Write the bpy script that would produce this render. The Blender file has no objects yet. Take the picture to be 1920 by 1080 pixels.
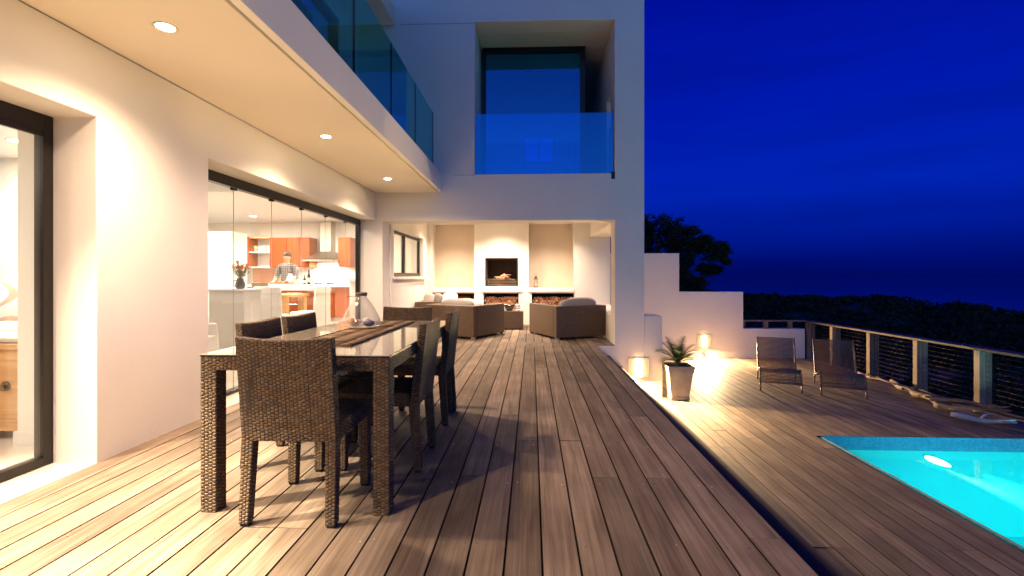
import bpy, bmesh, math, random
from mathutils import Vector, Matrix, noise
random.seed(7)
R = math.radians
scene = bpy.context.scene
COL = scene.collection

# ------------------------------------------------------------------ camera
cam_d = bpy.data.cameras.new("camera")
cam = bpy.data.objects.new("camera", cam_d)
COL.objects.link(cam)
cam.location = (0, 0, 1.11)
cam.rotation_euler = (R(90), 0, math.atan(37 / 906.7))
cam_d.sensor_width = 36
cam_d.lens = 17.0
cam_d.shift_y = -20 / 1920
cam_d.clip_start = 0.05
cam_d.clip_end = 40000
scene.camera = cam

# ------------------------------------------------------------------ render / colour
scene.render.engine = 'CYCLES'
scene.view_settings.view_transform = 'Standard'
scene.view_settings.look = 'None'
scene.view_settings.gamma = 1
scene.view_settings.exposure = 0.3
scene.view_settings.use_curve_mapping = False
cy = scene.cycles
cy.use_denoising = True
try:
    cy.denoiser = 'OPENIMAGEDENOISE'
except Exception:
    pass
cy.max_bounces = 9
cy.diffuse_bounces = 4
cy.glossy_bounces = 4
cy.transmission_bounces = 6
cy.transparent_max_bounces = 20
cy.sample_clamp_indirect = 4.0
cy.caustics_reflective = False
cy.caustics_refractive = False
cy.use_light_tree = True

# ------------------------------------------------------------------ dusk sky
world = bpy.data.worlds.new("World")
scene.world = world
world.use_nodes = True
nt = world.node_tree
nt.nodes.clear()
N = nt.nodes.new
wo = N('ShaderNodeOutputWorld'); bg = N('ShaderNodeBackground')
tc = N('ShaderNodeTexCoord'); sep = N('ShaderNodeSeparateXYZ')
nt.links.new(tc.outputs['Generated'], sep.inputs[0])
ramp = N('ShaderNodeValToRGB')
cr = ramp.color_ramp
cr.elements[0].position = 0.0; cr.elements[0].color = (0.0, 0.0024, 0.095, 1)
cr.elements[1].position = 1.0; cr.elements[1].color = (0.001, 0.008, 0.13, 1)
for p, c in ((0.03, (0.0, 0.0034, 0.14)), (0.09, (0.0, 0.009, 0.27)), (0.16, (0.0, 0.0145, 0.385)), (0.3, (0.0, 0.0085, 0.36)),
             (0.5, (0.0, 0.0036, 0.265)), (0.75, (0.0005, 0.004, 0.18))):
    e = cr.elements.new(p); e.color = (*c, 1)
nt.links.new(sep.outputs['Z'], ramp.inputs[0])
mp = N('ShaderNodeMapping'); mp.inputs['Scale'].default_value = (1.6, 1.6, 15)
nt.links.new(tc.outputs['Generated'], mp.inputs[0])
nz = N('ShaderNodeTexNoise'); nz.inputs['Scale'].default_value = 1.7; nz.inputs['Detail'].default_value = 4
nt.links.new(mp.outputs[0], nz.inputs[0])
cl = N('ShaderNodeMapRange'); cl.inputs[1].default_value = 0.42; cl.inputs[2].default_value = 0.7
cl.inputs[3].default_value = 1.0; cl.inputs[4].default_value = 0.86
nt.links.new(nz.outputs['Fac'], cl.inputs[0])
mul = N('ShaderNodeVectorMath'); mul.operation = 'SCALE'
nt.links.new(ramp.outputs[0], mul.inputs[0]); nt.links.new(cl.outputs[0], mul.inputs['Scale'])
# the paler afterglow of the side where the sun went down, behind the camera
gl = N('ShaderNodeMapRange'); gl.interpolation_type = 'SMOOTHSTEP'
gl.inputs[1].default_value = 0.15; gl.inputs[2].default_value = -0.95; gl.inputs[3].default_value = 0.0; gl.inputs[4].default_value = 1.0
nt.links.new(sep.outputs['Y'], gl.inputs[0])
mix = N('ShaderNodeMix'); mix.data_type = 'RGBA'
zf = N('ShaderNodeMapRange'); zf.interpolation_type = 'SMOOTHERSTEP'
zf.inputs[1].default_value = -0.1; zf.inputs[2].default_value = 0.7; zf.inputs[3].default_value = 1.0; zf.inputs[4].default_value = 0.03
nt.links.new(sep.outputs['Z'], zf.inputs[0])
gm = N('ShaderNodeMath'); gm.operation = 'MULTIPLY'; nt.links.new(gl.outputs[0], gm.inputs[0]); nt.links.new(zf.outputs[0], gm.inputs[1])
nt.links.new(gm.outputs[0], mix.inputs['Factor']); nt.links.new(mul.outputs[0], mix.inputs['A'])
mix.inputs['B'].default_value = (0.20, 0.46, 1.12, 1)
nt.links.new(mix.outputs['Result'], bg.inputs[0])
bg.inputs[1].default_value = 0.96
nt.links.new(bg.outputs[0], wo.inputs[0])

# ------------------------------------------------------------------ materials
def mat(name):
    m = bpy.data.materials.new(name); m.use_nodes = True
    return m, m.node_tree, m.node_tree.nodes['Principled BSDF']

def simple(name, col, rough=0.6, metal=0.0, bump=0.0, bscale=80, var=0.0, vscale=3, spec=0.5, emit=None, es=0):
    m, t, p = mat(name)
    p.inputs['Base Color'].default_value = (*col, 1)
    p.inputs['Roughness'].default_value = rough
    p.inputs['Metallic'].default_value = metal
    p.inputs['Specular IOR Level'].default_value = spec
    tcn = t.nodes.new('ShaderNodeTexCoord')
    if var > 0:
        n = t.nodes.new('ShaderNodeTexNoise'); n.inputs['Scale'].default_value = vscale; n.inputs['Detail'].default_value = 6
        t.links.new(tcn.outputs['Object'], n.inputs[0])
        r = t.nodes.new('ShaderNodeMapRange'); r.inputs[1].default_value = 0.3; r.inputs[2].default_value = 0.7
        r.inputs[3].default_value = 1 - var; r.inputs[4].default_value = 1 + var
        t.links.new(n.outputs['Fac'], r.inputs[0])
        v = t.nodes.new('ShaderNodeVectorMath'); v.operation = 'SCALE'; v.inputs[0].default_value = col
        t.links.new(r.outputs[0], v.inputs['Scale']); t.links.new(v.outputs[0], p.inputs['Base Color'])
    if bump > 0:
        n = t.nodes.new('ShaderNodeTexNoise'); n.inputs['Scale'].default_value = bscale; n.inputs['Detail'].default_value = 5
        t.links.new(tcn.outputs['Object'], n.inputs[0])
        b = t.nodes.new('ShaderNodeBump'); b.inputs['Strength'].default_value = bump; b.inputs['Distance'].default_value = 0.01
        t.links.new(n.outputs['Fac'], b.inputs['Height']); t.links.new(b.outputs[0], p.inputs['Normal'])
    if emit:
        p.inputs['Emission Color'].default_value = (*emit, 1); p.inputs['Emission Strength'].default_value = es
    return m

def wood(name, dark, mid, light, axis=1, fine=70, long=1.4, rough=0.6, rnd=0.28, bump=0.35, stain=0.25):
    """board timber: grain drawn out along one axis, each board with its own offset and tone"""
    m, t, p = mat(name); L = t.links.new; n = t.nodes.new
    tcn = n('ShaderNodeTexCoord'); oi = n('ShaderNodeObjectInfo')
    off = n('ShaderNodeVectorMath'); off.operation = 'SCALE'; off.inputs[0].default_value = (37.1, 53.7, 19.3)
    L(oi.outputs['Random'], off.inputs['Scale'])
    add = n('ShaderNodeVectorMath'); add.operation = 'ADD'; L(tcn.outputs['Object'], add.inputs[0]); L(off.outputs[0], add.inputs[1])
    mp = n('ShaderNodeMapping'); s = [fine] * 3; s[axis] = long; mp.inputs['Scale'].default_value = s; L(add.outputs[0], mp.inputs[0])
    n1 = n('ShaderNodeTexNoise'); n1.inputs['Scale'].default_value = 1.0; n1.inputs['Detail'].default_value = 7; n1.inputs['Roughness'].default_value = 0.65
    n1.inputs['Distortion'].default_value = 0.6; L(mp.outputs[0], n1.inputs[0])
    mp2 = n('ShaderNodeMapping'); s = [fine * .16] * 3; s[axis] = long * .55; mp2.inputs['Scale'].default_value = s; L(add.outputs[0], mp2.inputs[0])
    n2 = n('ShaderNodeTexNoise'); n2.inputs['Scale'].default_value = 1.0; n2.inputs['Detail'].default_value = 3; n2.inputs['Distortion'].default_value = 1.5; L(mp2.outputs[0], n2.inputs[0])
    mx = n('ShaderNodeMath'); mx.operation = 'MULTIPLY_ADD'; L(n1.outputs['Fac'], mx.inputs[0]); mx.inputs[1].default_value = 0.6
    m2 = n('ShaderNodeMath'); m2.operation = 'MULTIPLY'; L(n2.outputs['Fac'], m2.inputs[0]); m2.inputs[1].default_value = 0.4; L(m2.outputs[0], mx.inputs[2])
    rp = n('ShaderNodeValToRGB'); e = rp.color_ramp.elements; e[0].position = 0.36; e[0].color = (*dark, 1); e[1].position = 0.66; e[1].color = (*light, 1)
    k = rp.color_ramp.elements.new(0.5); k.color = (*mid, 1); L(mx.outputs[0], rp.inputs[0])
    # blotches: wear and weather
    n3 = n('ShaderNodeTexNoise'); n3.inputs['Scale'].default_value = 2.3; n3.inputs['Detail'].default_value = 5; L(add.outputs[0], n3.inputs[0])
    r3 = n('ShaderNodeMapRange'); r3.inputs[1].default_value = 0.3; r3.inputs[2].default_value = 0.7; r3.inputs[3].default_value = 1 - stain; r3.inputs[4].default_value = 1 + stain
    L(n3.outputs['Fac'], r3.inputs[0])
    rr = n('ShaderNodeMapRange'); rr.inputs[3].default_value = 1 - rnd; rr.inputs[4].default_value = 1 + rnd; L(oi.outputs['Random'], rr.inputs[0])
    mm = n('ShaderNodeMath'); mm.operation = 'MULTIPLY'; L(r3.outputs[0], mm.inputs[0]); L(rr.outputs[0], mm.inputs[1])
    sc = n('ShaderNodeVectorMath'); sc.operation = 'SCALE'; L(rp.outputs[0], sc.inputs[0]); L(mm.outputs[0], sc.inputs['Scale'])
    L(sc.outputs[0], p.inputs['Base Color']); p.inputs['Specular IOR Level'].default_value = 0.22
    ro = n('ShaderNodeMapRange'); ro.inputs[3].default_value = rough - 0.12; ro.inputs[4].default_value = rough + 0.15; L(n1.outputs['Fac'], ro.inputs[0]); L(ro.outputs[0], p.inputs['Roughness'])
    b = n('ShaderNodeBump'); b.inputs['Strength'].default_value = bump; b.inputs['Distance'].default_value = 0.004; L(n1.outputs['Fac'], b.inputs['Height']); L(b.outputs[0], p.inputs['Normal'])
    return m

def islands(name, cols, rough=0.5, spec=0.4):
    """colour varies strand by strand"""
    m, t, p = mat(name); L = t.links.new; n = t.nodes.new
    g = n('ShaderNodeNewGeometry'); rp = n('ShaderNodeValToRGB')
    e = rp.color_ramp.elements; e[0].color = (*cols[0], 1); e[1].color = (*cols[-1], 1)
    for i, c in enumerate(cols[1:-1]):
        k = rp.color_ramp.elements.new((i + 1) / (len(cols) - 1)); k.color = (*c, 1)
    L(g.outputs['Random Per Island'], rp.inputs[0]); L(rp.outputs[0], p.inputs['Base Color'])
    p.inputs['Roughness'].default_value = rough; p.inputs['Specular IOR Level'].default_value = spec
    return m

def pane(name, tint, refl=1.0, ior=1.5):
    m = bpy.data.materials.new(name); m.use_nodes = True; t = m.node_tree; t.nodes.clear(); L = t.links.new; n = t.nodes.new
    o = n('ShaderNodeOutputMaterial'); tr = n('ShaderNodeBsdfTransparent'); tr.inputs[0].default_value = (*tint, 1)
    gl = n('ShaderNodeBsdfGlossy'); gl.inputs['Roughness'].default_value = 0.0; gl.inputs[0].default_value = (*refl, 1) if isinstance(refl, tuple) else (refl, refl, refl, 1)
    lw = n('ShaderNodeLayerWeight'); lw.inputs[0].default_value = 0.5
    pw = n('ShaderNodeMath'); pw.operation = 'POWER'; L(lw.outputs['Facing'], pw.inputs[0]); pw.inputs[1].default_value = 5
    f = n('ShaderNodeMath'); f.operation = 'MULTIPLY_ADD'; L(pw.outputs[0], f.inputs[0]); f0 = ((ior - 1) / (ior + 1)) ** 2; f.inputs[1].default_value = 1 - f0; f.inputs[2].default_value = f0
    mx = n('ShaderNodeMixShader'); L(f.outputs[0], mx.inputs[0]); L(tr.outputs[0], mx.inputs[1]); L(gl.outputs[0], mx.inputs[2]); L(mx.outputs[0], o.inputs[0])
    return m

M = {}
M['plaster'] = simple('plaster', (0.78, 0.73, 0.66), 0.85, bump=0.07, bscale=45, var=0.035, vscale=1.3, spec=0.2)
M['soffit'] = simple('soffit', (0.80, 0.71, 0.575), 0.8, bump=0.1, bscale=40, var=0.02, vscale=1.0, spec=0.2)
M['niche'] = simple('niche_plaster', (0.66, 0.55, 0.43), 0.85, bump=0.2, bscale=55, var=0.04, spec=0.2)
M['white'] = simple('white_paint', (0.78, 0.76, 0.72), 0.5, var=0.02)
M['tile'] = simple('floor_tile', (0.68, 0.62, 0.54), 0.25, var=0.03)
M['tan'] = simple('tan_paint', (0.50, 0.42, 0.34), 0.8, var=0.03)
M['black'] = simple('dark_aluminium', (0.018, 0.014, 0.012), 0.35, metal=0.4)
M['blackmetal'] = simple('blackened_steel', (0.02, 0.018, 0.017), 0.5, metal=0.6, var=0.2)
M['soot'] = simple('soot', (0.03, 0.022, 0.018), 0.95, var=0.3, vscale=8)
M['steel'] = simple('steel', (0.62, 0.58, 0.52), 0.28, metal=1.0)
M['cable'] = simple('dull_cable', (0.10, 0.08, 0.065), 0.5, metal=0.8)
M['lampback'] = simple('lamp_back_plate', (0.50, 0.46, 0.41), 0.5)
M['grate'] = simple('worn_steel', (0.28, 0.20, 0.13), 0.4, metal=.7)
M['edge'] = simple('board_edge', (0.03, 0.022, 0.016), 0.95, spec=.1)  # near-black board sides carry the shade of the gaps in their colour
M['brass'] = simple('bronze', (0.18, 0.13, 0.08), 0.35, metal=0.9)
M['void'] = simple('under_deck', (0.012, 0.01, 0.009), 0.95)
M['deck'] = wood('weathered_deck', (0.115, 0.080, 0.056), (0.192, 0.142, 0.103), (0.29, 0.225, 0.17), rnd=0.30)
M['deck_low'] = wood('pool_deck', (0.108, 0.077, 0.052), (0.182, 0.137, 0.095), (0.275, 0.218, 0.155), rnd=0.28, fine=60)
M['tread'] = wood('shaded_treads', (0.030, 0.020, 0.014), (0.05, 0.034, 0.023), (0.08, 0.056, 0.038))  # darker than the deck boards: the shade on the steps is in the colour
M['chest'] = wood('pine_chest', (0.42, 0.22, 0.09), (0.55, 0.31, 0.14), (0.66, 0.42, 0.22), axis=0, fine=30, rnd=0.05, stain=0.08)
M['beech'] = wood('beech', (0.46, 0.25, 0.09), (0.55, 0.31, 0.12), (0.62, 0.38, 0.17), axis=0, fine=30, rnd=0.03, stain=0.05)
M['cherry'] = wood('cherry_veneer', (0.20, 0.038, 0.008), (0.28, 0.060, 0.012), (0.35, 0.088, 0.02), axis=2, fine=30, rnd=0.10, stain=0.08, rough=0.35)
M['post'] = wood('fence_timber', (0.16, 0.11, 0.075), (0.24, 0.17, 0.12), (0.33, 0.25, 0.18), axis=2, fine=50)
M['rail'] = wood('rail_timber', (0.11, 0.075, 0.052), (0.16, 0.115, 0.082), (0.22, 0.165, 0.12), axis=1, fine=50)
M['drift'] = wood('driftwood', (0.18, 0.13, 0.085), (0.27, 0.20, 0.135), (0.38, 0.29, 0.20), axis=0, fine=40, rnd=0.3)
M['driftpale'] = wood('bleached_driftwood', (0.38, 0.42, 0.46), (0.52, 0.56, 0.6), (0.66, 0.68, 0.7), axis=0, fine=40, rnd=0.1)
M['bark'] = simple('bark', (0.09, 0.06, 0.04), 0.9, bump=0.6, bscale=25, var=0.3, vscale=6)
M['wicker'] = islands('wicker', [(0.068, 0.042, 0.022), (0.100, 0.063, 0.032), (0.132, 0.086, 0.045), (0.082, 0.052, 0.027)], 0.55, 0.25)
M['wickercore'] = simple('wicker_core', (0.02, 0.013, 0.009), 0.8)
M['slat'] = simple('lounger_cane', (0.17, 0.095, 0.065), 0.5, var=0.15, vscale=20)
M['tableglass'] = simple('table_glass', (0.46, 0.41, 0.33), 0.03, spec=0.9)
M['tableglass'].node_tree.nodes['Principled BSDF'].inputs['Coat Weight'].default_value = 1.0
M['tableglass'].node_tree.nodes['Principled BSDF'].inputs['Coat Roughness'].default_value = 0.02
M['runner'] = islands('reed', [(0.04, 0.024, 0.014), (0.16, 0.10, 0.06), (0.07, 0.042, 0.025), (0.25, 0.165, 0.10)], 0.7, 0.2)
M['runneredge'] = simple('runner_binding', (0.018, 0.012, 0.01), 0.9)
M['cushion'] = simple('cushion_fabric', (0.55, 0.50, 0.44), 0.95, bump=0.4, bscale=140, var=0.05)
M['cushgrey'] = simple('grey_cushion', (0.33, 0.29, 0.26), 0.95, bump=0.4, bscale=140, var=0.05)
M['cushwhite'] = simple('white_cushion', (0.78, 0.74, 0.70), 0.95, bump=0.3, bscale=60)
M['pane'] = pane('window_glass', (0.97, 0.98, 0.97))
M['balglass'] = pane('balustrade_glass', (0.42, 0.80, 0.82), (.35, .85, 1.0), 1.6)
M['solar'] = pane('solar_glass', (0.40, 0.76, 0.95), (.08, .50, 1.0), 2.5)
M['jar'] = pane('jar_glass', (0.92, 0.92, 0.89), 1.0, 1.75)
M['lamp'] = simple('lamp_disc', (1, 1, 1), emit=(1.0, 0.78, 0.5), es=120)
M['lampin'] = simple('lamp_disc_inside', (1, 1, 1), emit=(1.0, 0.85, 0.62), es=25)
M['walllamp'] = simple('wall_lamp_diffuser', (1, 1, 1), emit=(1.0, 0.66, 0.26), es=22)
M['fire'] = simple('ember', (0.3, 0.1, 0.05), emit=(1.0, 0.32, 0.10), es=1.6)
M['ashlog'] = simple('charred_log', (0.30, 0.22, 0.17), 0.9, var=0.5, vscale=25)
M['logend'] = islands('log_end', [(0.42, 0.20, 0.10), (0.55, 0.30, 0.17), (0.36, 0.16, 0.08), (0.62, 0.38, 0.22)], 0.85)
M['logbark'] = simple('log_bark', (0.10, 0.055, 0.035), 0.95, var=0.3, vscale=20, bump=0.5, bscale=60)
M['cyc'] = islands('cycad_leaf', [(0.03, 0.055, 0.02), (0.05, 0.08, 0.03), (0.07, 0.10, 0.045)], 0.5)
M['soil'] = simple('soil', (0.02, 0.015, 0.012), 0.95, bump=0.8, bscale=60)
M['pot'] = simple('grey_glazed_pot', (0.25, 0.23, 0.195), 0.5, var=0.22, vscale=5, bump=0.15, bscale=18)
M['leaf'] = islands('tree_leaf', [(0.03, 0.038, 0.02), (0.04, 0.05, 0.025), (0.05, 0.065, 0.03)], 0.8, 0.1)
M['bush'] = islands('dune_bush_leaf', [(0.02, 0.028, 0.018), (0.032, 0.04, 0.024), (0.045, 0.052, 0.032)], 0.9, 0.03)
M['ground'] = simple('dune_soil', (0.05, 0.055, 0.035), 0.95, var=0.3, vscale=0.6)
M['flower'] = islands('protea_bloom', [(0.65, 0.16, 0.05), (0.75, 0.32, 0.07), (0.55, 0.10, 0.05)], 0.7)
M['flowerleaf'] = islands('bouquet_leaf', [(0.22, 0.22, 0.06), (0.30, 0.26, 0.08), (0.16, 0.19, 0.05)], 0.6)
M['darkjug'] = simple('dark_pewter', (0.10, 0.09, 0.09), 0.35, metal=0.6)
M['skin'] = simple('skin', (0.55, 0.29, 0.19), 0.5)
M['hair'] = simple('dark_hair', (0.03, 0.022, 0.016), 0.6, bump=0.5, bscale=120)
M['trouser'] = simple('blue_trousers', (0.05, 0.06, 0.09), 0.9)
M['bottle'] = simple('dark_bottle', (0.05, 0.03, 0.015), 0.1)
M['labelpaper'] = simple('paper_label', (0.75, 0.65, 0.5), 0.7)
M['laptop'] = simple('laptop_shell', (0.22, 0.20, 0.17), 0.4, metal=0.4)
M['navy'] = simple('navy_bowl', (0.012, 0.014, 0.03), 0.2)
M['shell'] = simple('sea_shell', (0.62, 0.36, 0.22), 0.5, var=0.35, vscale=18)
M['stone'] = simple('grey_pebble', (0.10, 0.09, 0.10), 0.5, var=0.3, vscale=20)
M['white_shell'] = simple('white_shell', (0.78, 0.74, 0.72), 0.4)
M['cork'] = simple('rusted_lid', (0.08, 0.045, 0.03), 0.7, var=0.4, vscale=40)
M['linen'] = simple('white_linen', (0.80, 0.77, 0.72), 0.95, bump=0.3, bscale=8)
M['candle'] = simple('candle_wax', (0.75, 0.70, 0.6), 0.5)
M['bluepane'] = simple('dusk_blue_pane', (0.45, 0.62, 0.75), 0.6)  # the blue of the dusk outside is put into the pane colour

jt = M['jar'].node_tree; jo = jt.nodes['Material Output']; jl = jo.inputs[0].links[0].from_socket
jd = jt.nodes.new('ShaderNodeBsdfDiffuse'); jd.inputs[0].default_value = (.7, .68, .62, 1); jw = jt.nodes.new('ShaderNodeLayerWeight'); jw.inputs[0].default_value = .35
jm = jt.nodes.new('ShaderNodeMapRange'); jm.inputs[3].default_value = .05; jm.inputs[4].default_value = .45; jt.links.new(jw.outputs['Facing'], jm.inputs[0])
jx = jt.nodes.new('ShaderNodeMixShader'); jt.links.new(jm.outputs[0], jx.inputs[0]); jt.links.new(jl, jx.inputs[1]); jt.links.new(jd.outputs[0], jx.inputs[2]); jt.links.new(jx.outputs[0], jo.inputs[0])
# plaid shirt
m, t, p = mat('plaid_shirt'); M['plaid'] = m
n = t.nodes.new; L = t.links.new
tcn = n('ShaderNodeTexCoord'); w1 = n('ShaderNodeTexWave'); w1.bands_direction = 'Z'; w1.inputs['Scale'].default_value = 6
w2 = n('ShaderNodeTexWave'); w2.bands_direction = 'X'; w2.inputs['Scale'].default_value = 6
L(tcn.outputs['Object'], w1.inputs[0]); L(tcn.outputs['Object'], w2.inputs[0])
ad = n('ShaderNodeMath'); L(w1.outputs['Fac'], ad.inputs[0]); L(w2.outputs['Fac'], ad.inputs[1])
rp = n('ShaderNodeValToRGB'); rp.color_ramp.elements[0].color = (0.05, 0.05, 0.06, 1); rp.color_ramp.elements[1].color = (0.34, 0.33, 0.34, 1)
rp.color_ramp.elements[0].position = .35; rp.color_ramp.elements[1].position = .95
dv = n('ShaderNodeMath'); dv.operation = 'MULTIPLY'; dv.inputs[1].default_value = .5; L(ad.outputs[0], dv.inputs[0]); L(dv.outputs[0], rp.inputs[0]); L(rp.outputs[0], p.inputs['Base Color'])
p.inputs['Roughness'].default_value = 0.9

# patterned pillow: brown swirls on white
m, t, p = mat('patterned_pillow'); M['pillow'] = m
n = t.nodes.new; L = t.links.new
tcn = n('ShaderNodeTexCoord'); w1 = n('ShaderNodeTexWave'); w1.wave_type = 'RINGS'; w1.inputs['Scale'].default_value = 3.4; w1.inputs['Distortion'].default_value = 9; w1.inputs['Detail Scale'].default_value = 0.7
w1.inputs['Detail'].default_value = 0.5
L(tcn.outputs['Object'], w1.inputs[0]); rp = n('ShaderNodeValToRGB')
rp.color_ramp.elements[0].position = 0.80; rp.color_ramp.elements[0].color = (0.80, 0.76, 0.72, 1)
rp.color_ramp.elements[1].position = 0.90; rp.color_ramp.elements[1].color = (0.50, 0.36, 0.28, 1)
L(w1.outputs['Fac'], rp.inputs[0]); L(rp.outputs[0], p.inputs['Base Color']); p.inputs['Roughness'].default_value = 0.95

# fine distant wicker (armchairs): woven relief from brick texture on box coordinates
m, t, p = mat('fine_wicker'); M['finewicker'] = m
n = t.nodes.new; L = t.links.new
tcn = n('ShaderNodeTexCoord'); sp = n('ShaderNodeSeparateXYZ'); L(tcn.outputs['Object'], sp.inputs[0])
a1 = n('ShaderNodeMath'); L(sp.outputs[0], a1.inputs[0]); L(sp.outputs[1], a1.inputs[1])
cb = n('ShaderNodeCombineXYZ'); L(a1.outputs[0], cb.inputs[0]); L(sp.outputs[2], cb.inputs[1])
br = n('ShaderNodeTexBrick'); br.inputs['Scale'].default_value = 1.0; br.inputs['Brick Width'].default_value = 0.045; br.inputs['Row Height'].default_value = 0.016
br.inputs['Mortar Size'].default_value = 0.002; br.inputs['Color1'].default_value = (0.16, 0.098, 0.054, 1); br.inputs['Color2'].default_value = (0.11, 0.066, 0.036, 1)
br.inputs['Mortar'].default_value = (0.05, 0.028, 0.016, 1); L(cb.outputs[0], br.inputs[0]); L(br.outputs['Color'], p.inputs['Base Color'])
bm_ = n('ShaderNodeBump'); bm_.inputs['Strength'].default_value = 0.6; bm_.inputs['Distance'].default_value = 0.006; bm_.invert = True
L(br.outputs['Fac'], bm_.inputs['Height']); L(bm_.outputs[0], p.inputs['Normal']); p.inputs['Roughness'].default_value = 0.5

# pool: turquoise mosaic, small joints
def pooltile(name, c1, c2, joint):
    m, t, p = mat(name); n = t.nodes.new; L = t.links.new
    tcn = n('ShaderNodeTexCoord'); sp = n('ShaderNodeSeparateXYZ'); L(tcn.outputs['Object'], sp.inputs[0])
    a1 = n('ShaderNodeMath'); L(sp.outputs[0], a1.inputs[0]); L(sp.outputs[1], a1.inputs[1])
    cb = n('ShaderNodeCombineXYZ'); L(a1.outputs[0], cb.inputs[0]); L(sp.outputs[2], cb.inputs[1])
    br = n('ShaderNodeTexBrick'); br.inputs['Scale'].default_value = 1; br.offset = 0; br.inputs['Brick Width'].default_value = 0.025; br.inputs['Row Height'].default_value = 0.025
    br.inputs['Mortar Size'].default_value = 0.0012
    br.inputs['Color1'].default_value = (*c1, 1); br.inputs['Color2'].default_value = (*c2, 1); br.inputs['Mortar'].default_value = (*joint, 1)
    L(cb.outputs[0], br.inputs[0]); L(br.outputs['Color'], p.inputs['Base Color']); p.inputs['Roughness'].default_value = 0.25
    return m
M['band'] = pooltile('mosaic_band', (0.02, 0.20, 0.36), (0.05, 0.30, 0.46), (0.10, 0.26, 0.36))
M['shellpool'] = simple('pool_shell', (0.02, 0.78, 0.77), 0.6)

def water(name, tint, bs, bump, rough=0.0, gloss=(1, 1, 1), stretch=(1, 1, 1)):
    m = bpy.data.materials.new(name); m.use_nodes = True; t = m.node_tree; t.nodes.clear(); L = t.links.new; n = t.nodes.new
    o = n('ShaderNodeOutputMaterial'); tr = n('ShaderNodeBsdfRefraction'); tr.inputs[0].default_value = (*tint, 1); tr.inputs['IOR'].default_value = 1.12
    gl = n('ShaderNodeBsdfGlossy'); gl.inputs['Roughness'].default_value = rough; gl.inputs[0].default_value = (*gloss, 1)
    tp = n('ShaderNodeBsdfTransparent'); tp.inputs[0].default_value = (*tint, 1)
    f = n('ShaderNodeFresnel'); f.inputs[0].default_value = 1.33
    tcn = n('ShaderNodeTexCoord'); mp = n('ShaderNodeMapping'); mp.inputs['Scale'].default_value = stretch; L(tcn.outputs['Object'], mp.inputs[0])
    nz = n('ShaderNodeTexNoise'); nz.inputs['Scale'].default_value = bs; nz.inputs['Detail'].default_value = 3; L(mp.outputs[0], nz.inputs[0])
    b = n('ShaderNodeBump'); b.inputs['Strength'].default_value = bump; b.inputs['Distance'].default_value = 0.05; L(nz.outputs['Fac'], b.inputs['Height'])
    L(b.outputs[0], gl.inputs['Normal']); L(b.outputs[0], f.inputs['Normal'])
    mx = n('ShaderNodeMixShader'); L(f.outputs[0], mx.inputs[0]); L(tp.outputs[0], mx.inputs[1]); L(gl.outputs[0], mx.inputs[2]); L(mx.outputs[0], o.inputs[0])
    return m
M['water'] = water('pool_water', (0.55, 0.98, 1.0), 2.2, 0.10)
m, t, p = mat('sea_water'); M['sea'] = m
p.inputs['Base Color'].default_value = (0.0, 0.003, 0.012, 1); p.inputs['Roughness'].default_value = 0.06
n = t.nodes.new; L = t.links.new
tcn = n('ShaderNodeTexCoord'); nz = n('ShaderNodeTexNoise'); nz.inputs['Scale'].default_value = 0.05; nz.inputs['Detail'].default_value = 6; L(tcn.outputs['Object'], nz.inputs[0])
b = n('ShaderNodeBump'); b.inputs['Strength'].default_value = 0.03; b.inputs['Distance'].default_value = 0.2; L(nz.outputs['Fac'], b.inputs['Height']); L(b.outputs[0], p.inputs['Normal'])

# ------------------------------------------------------------------ builders
BASE = {}          # world offset of every parent built at rest
def tag(o, label=None, cat=None, group=None, kind=None):
    if label: o['label'] = label
    if cat: o['category'] = cat
    if group: o['group'] = group
    if kind: o['kind'] = kind
    return o

def thing(name, loc, label, cat, group=None, kind=None):
    o = bpy.data.objects.new(name, None); o.empty_display_size = 0.1
    COL.objects.link(o); o.location = loc; BASE[o.name] = Vector(loc)
    return tag(o, label, cat, group, kind)

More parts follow.
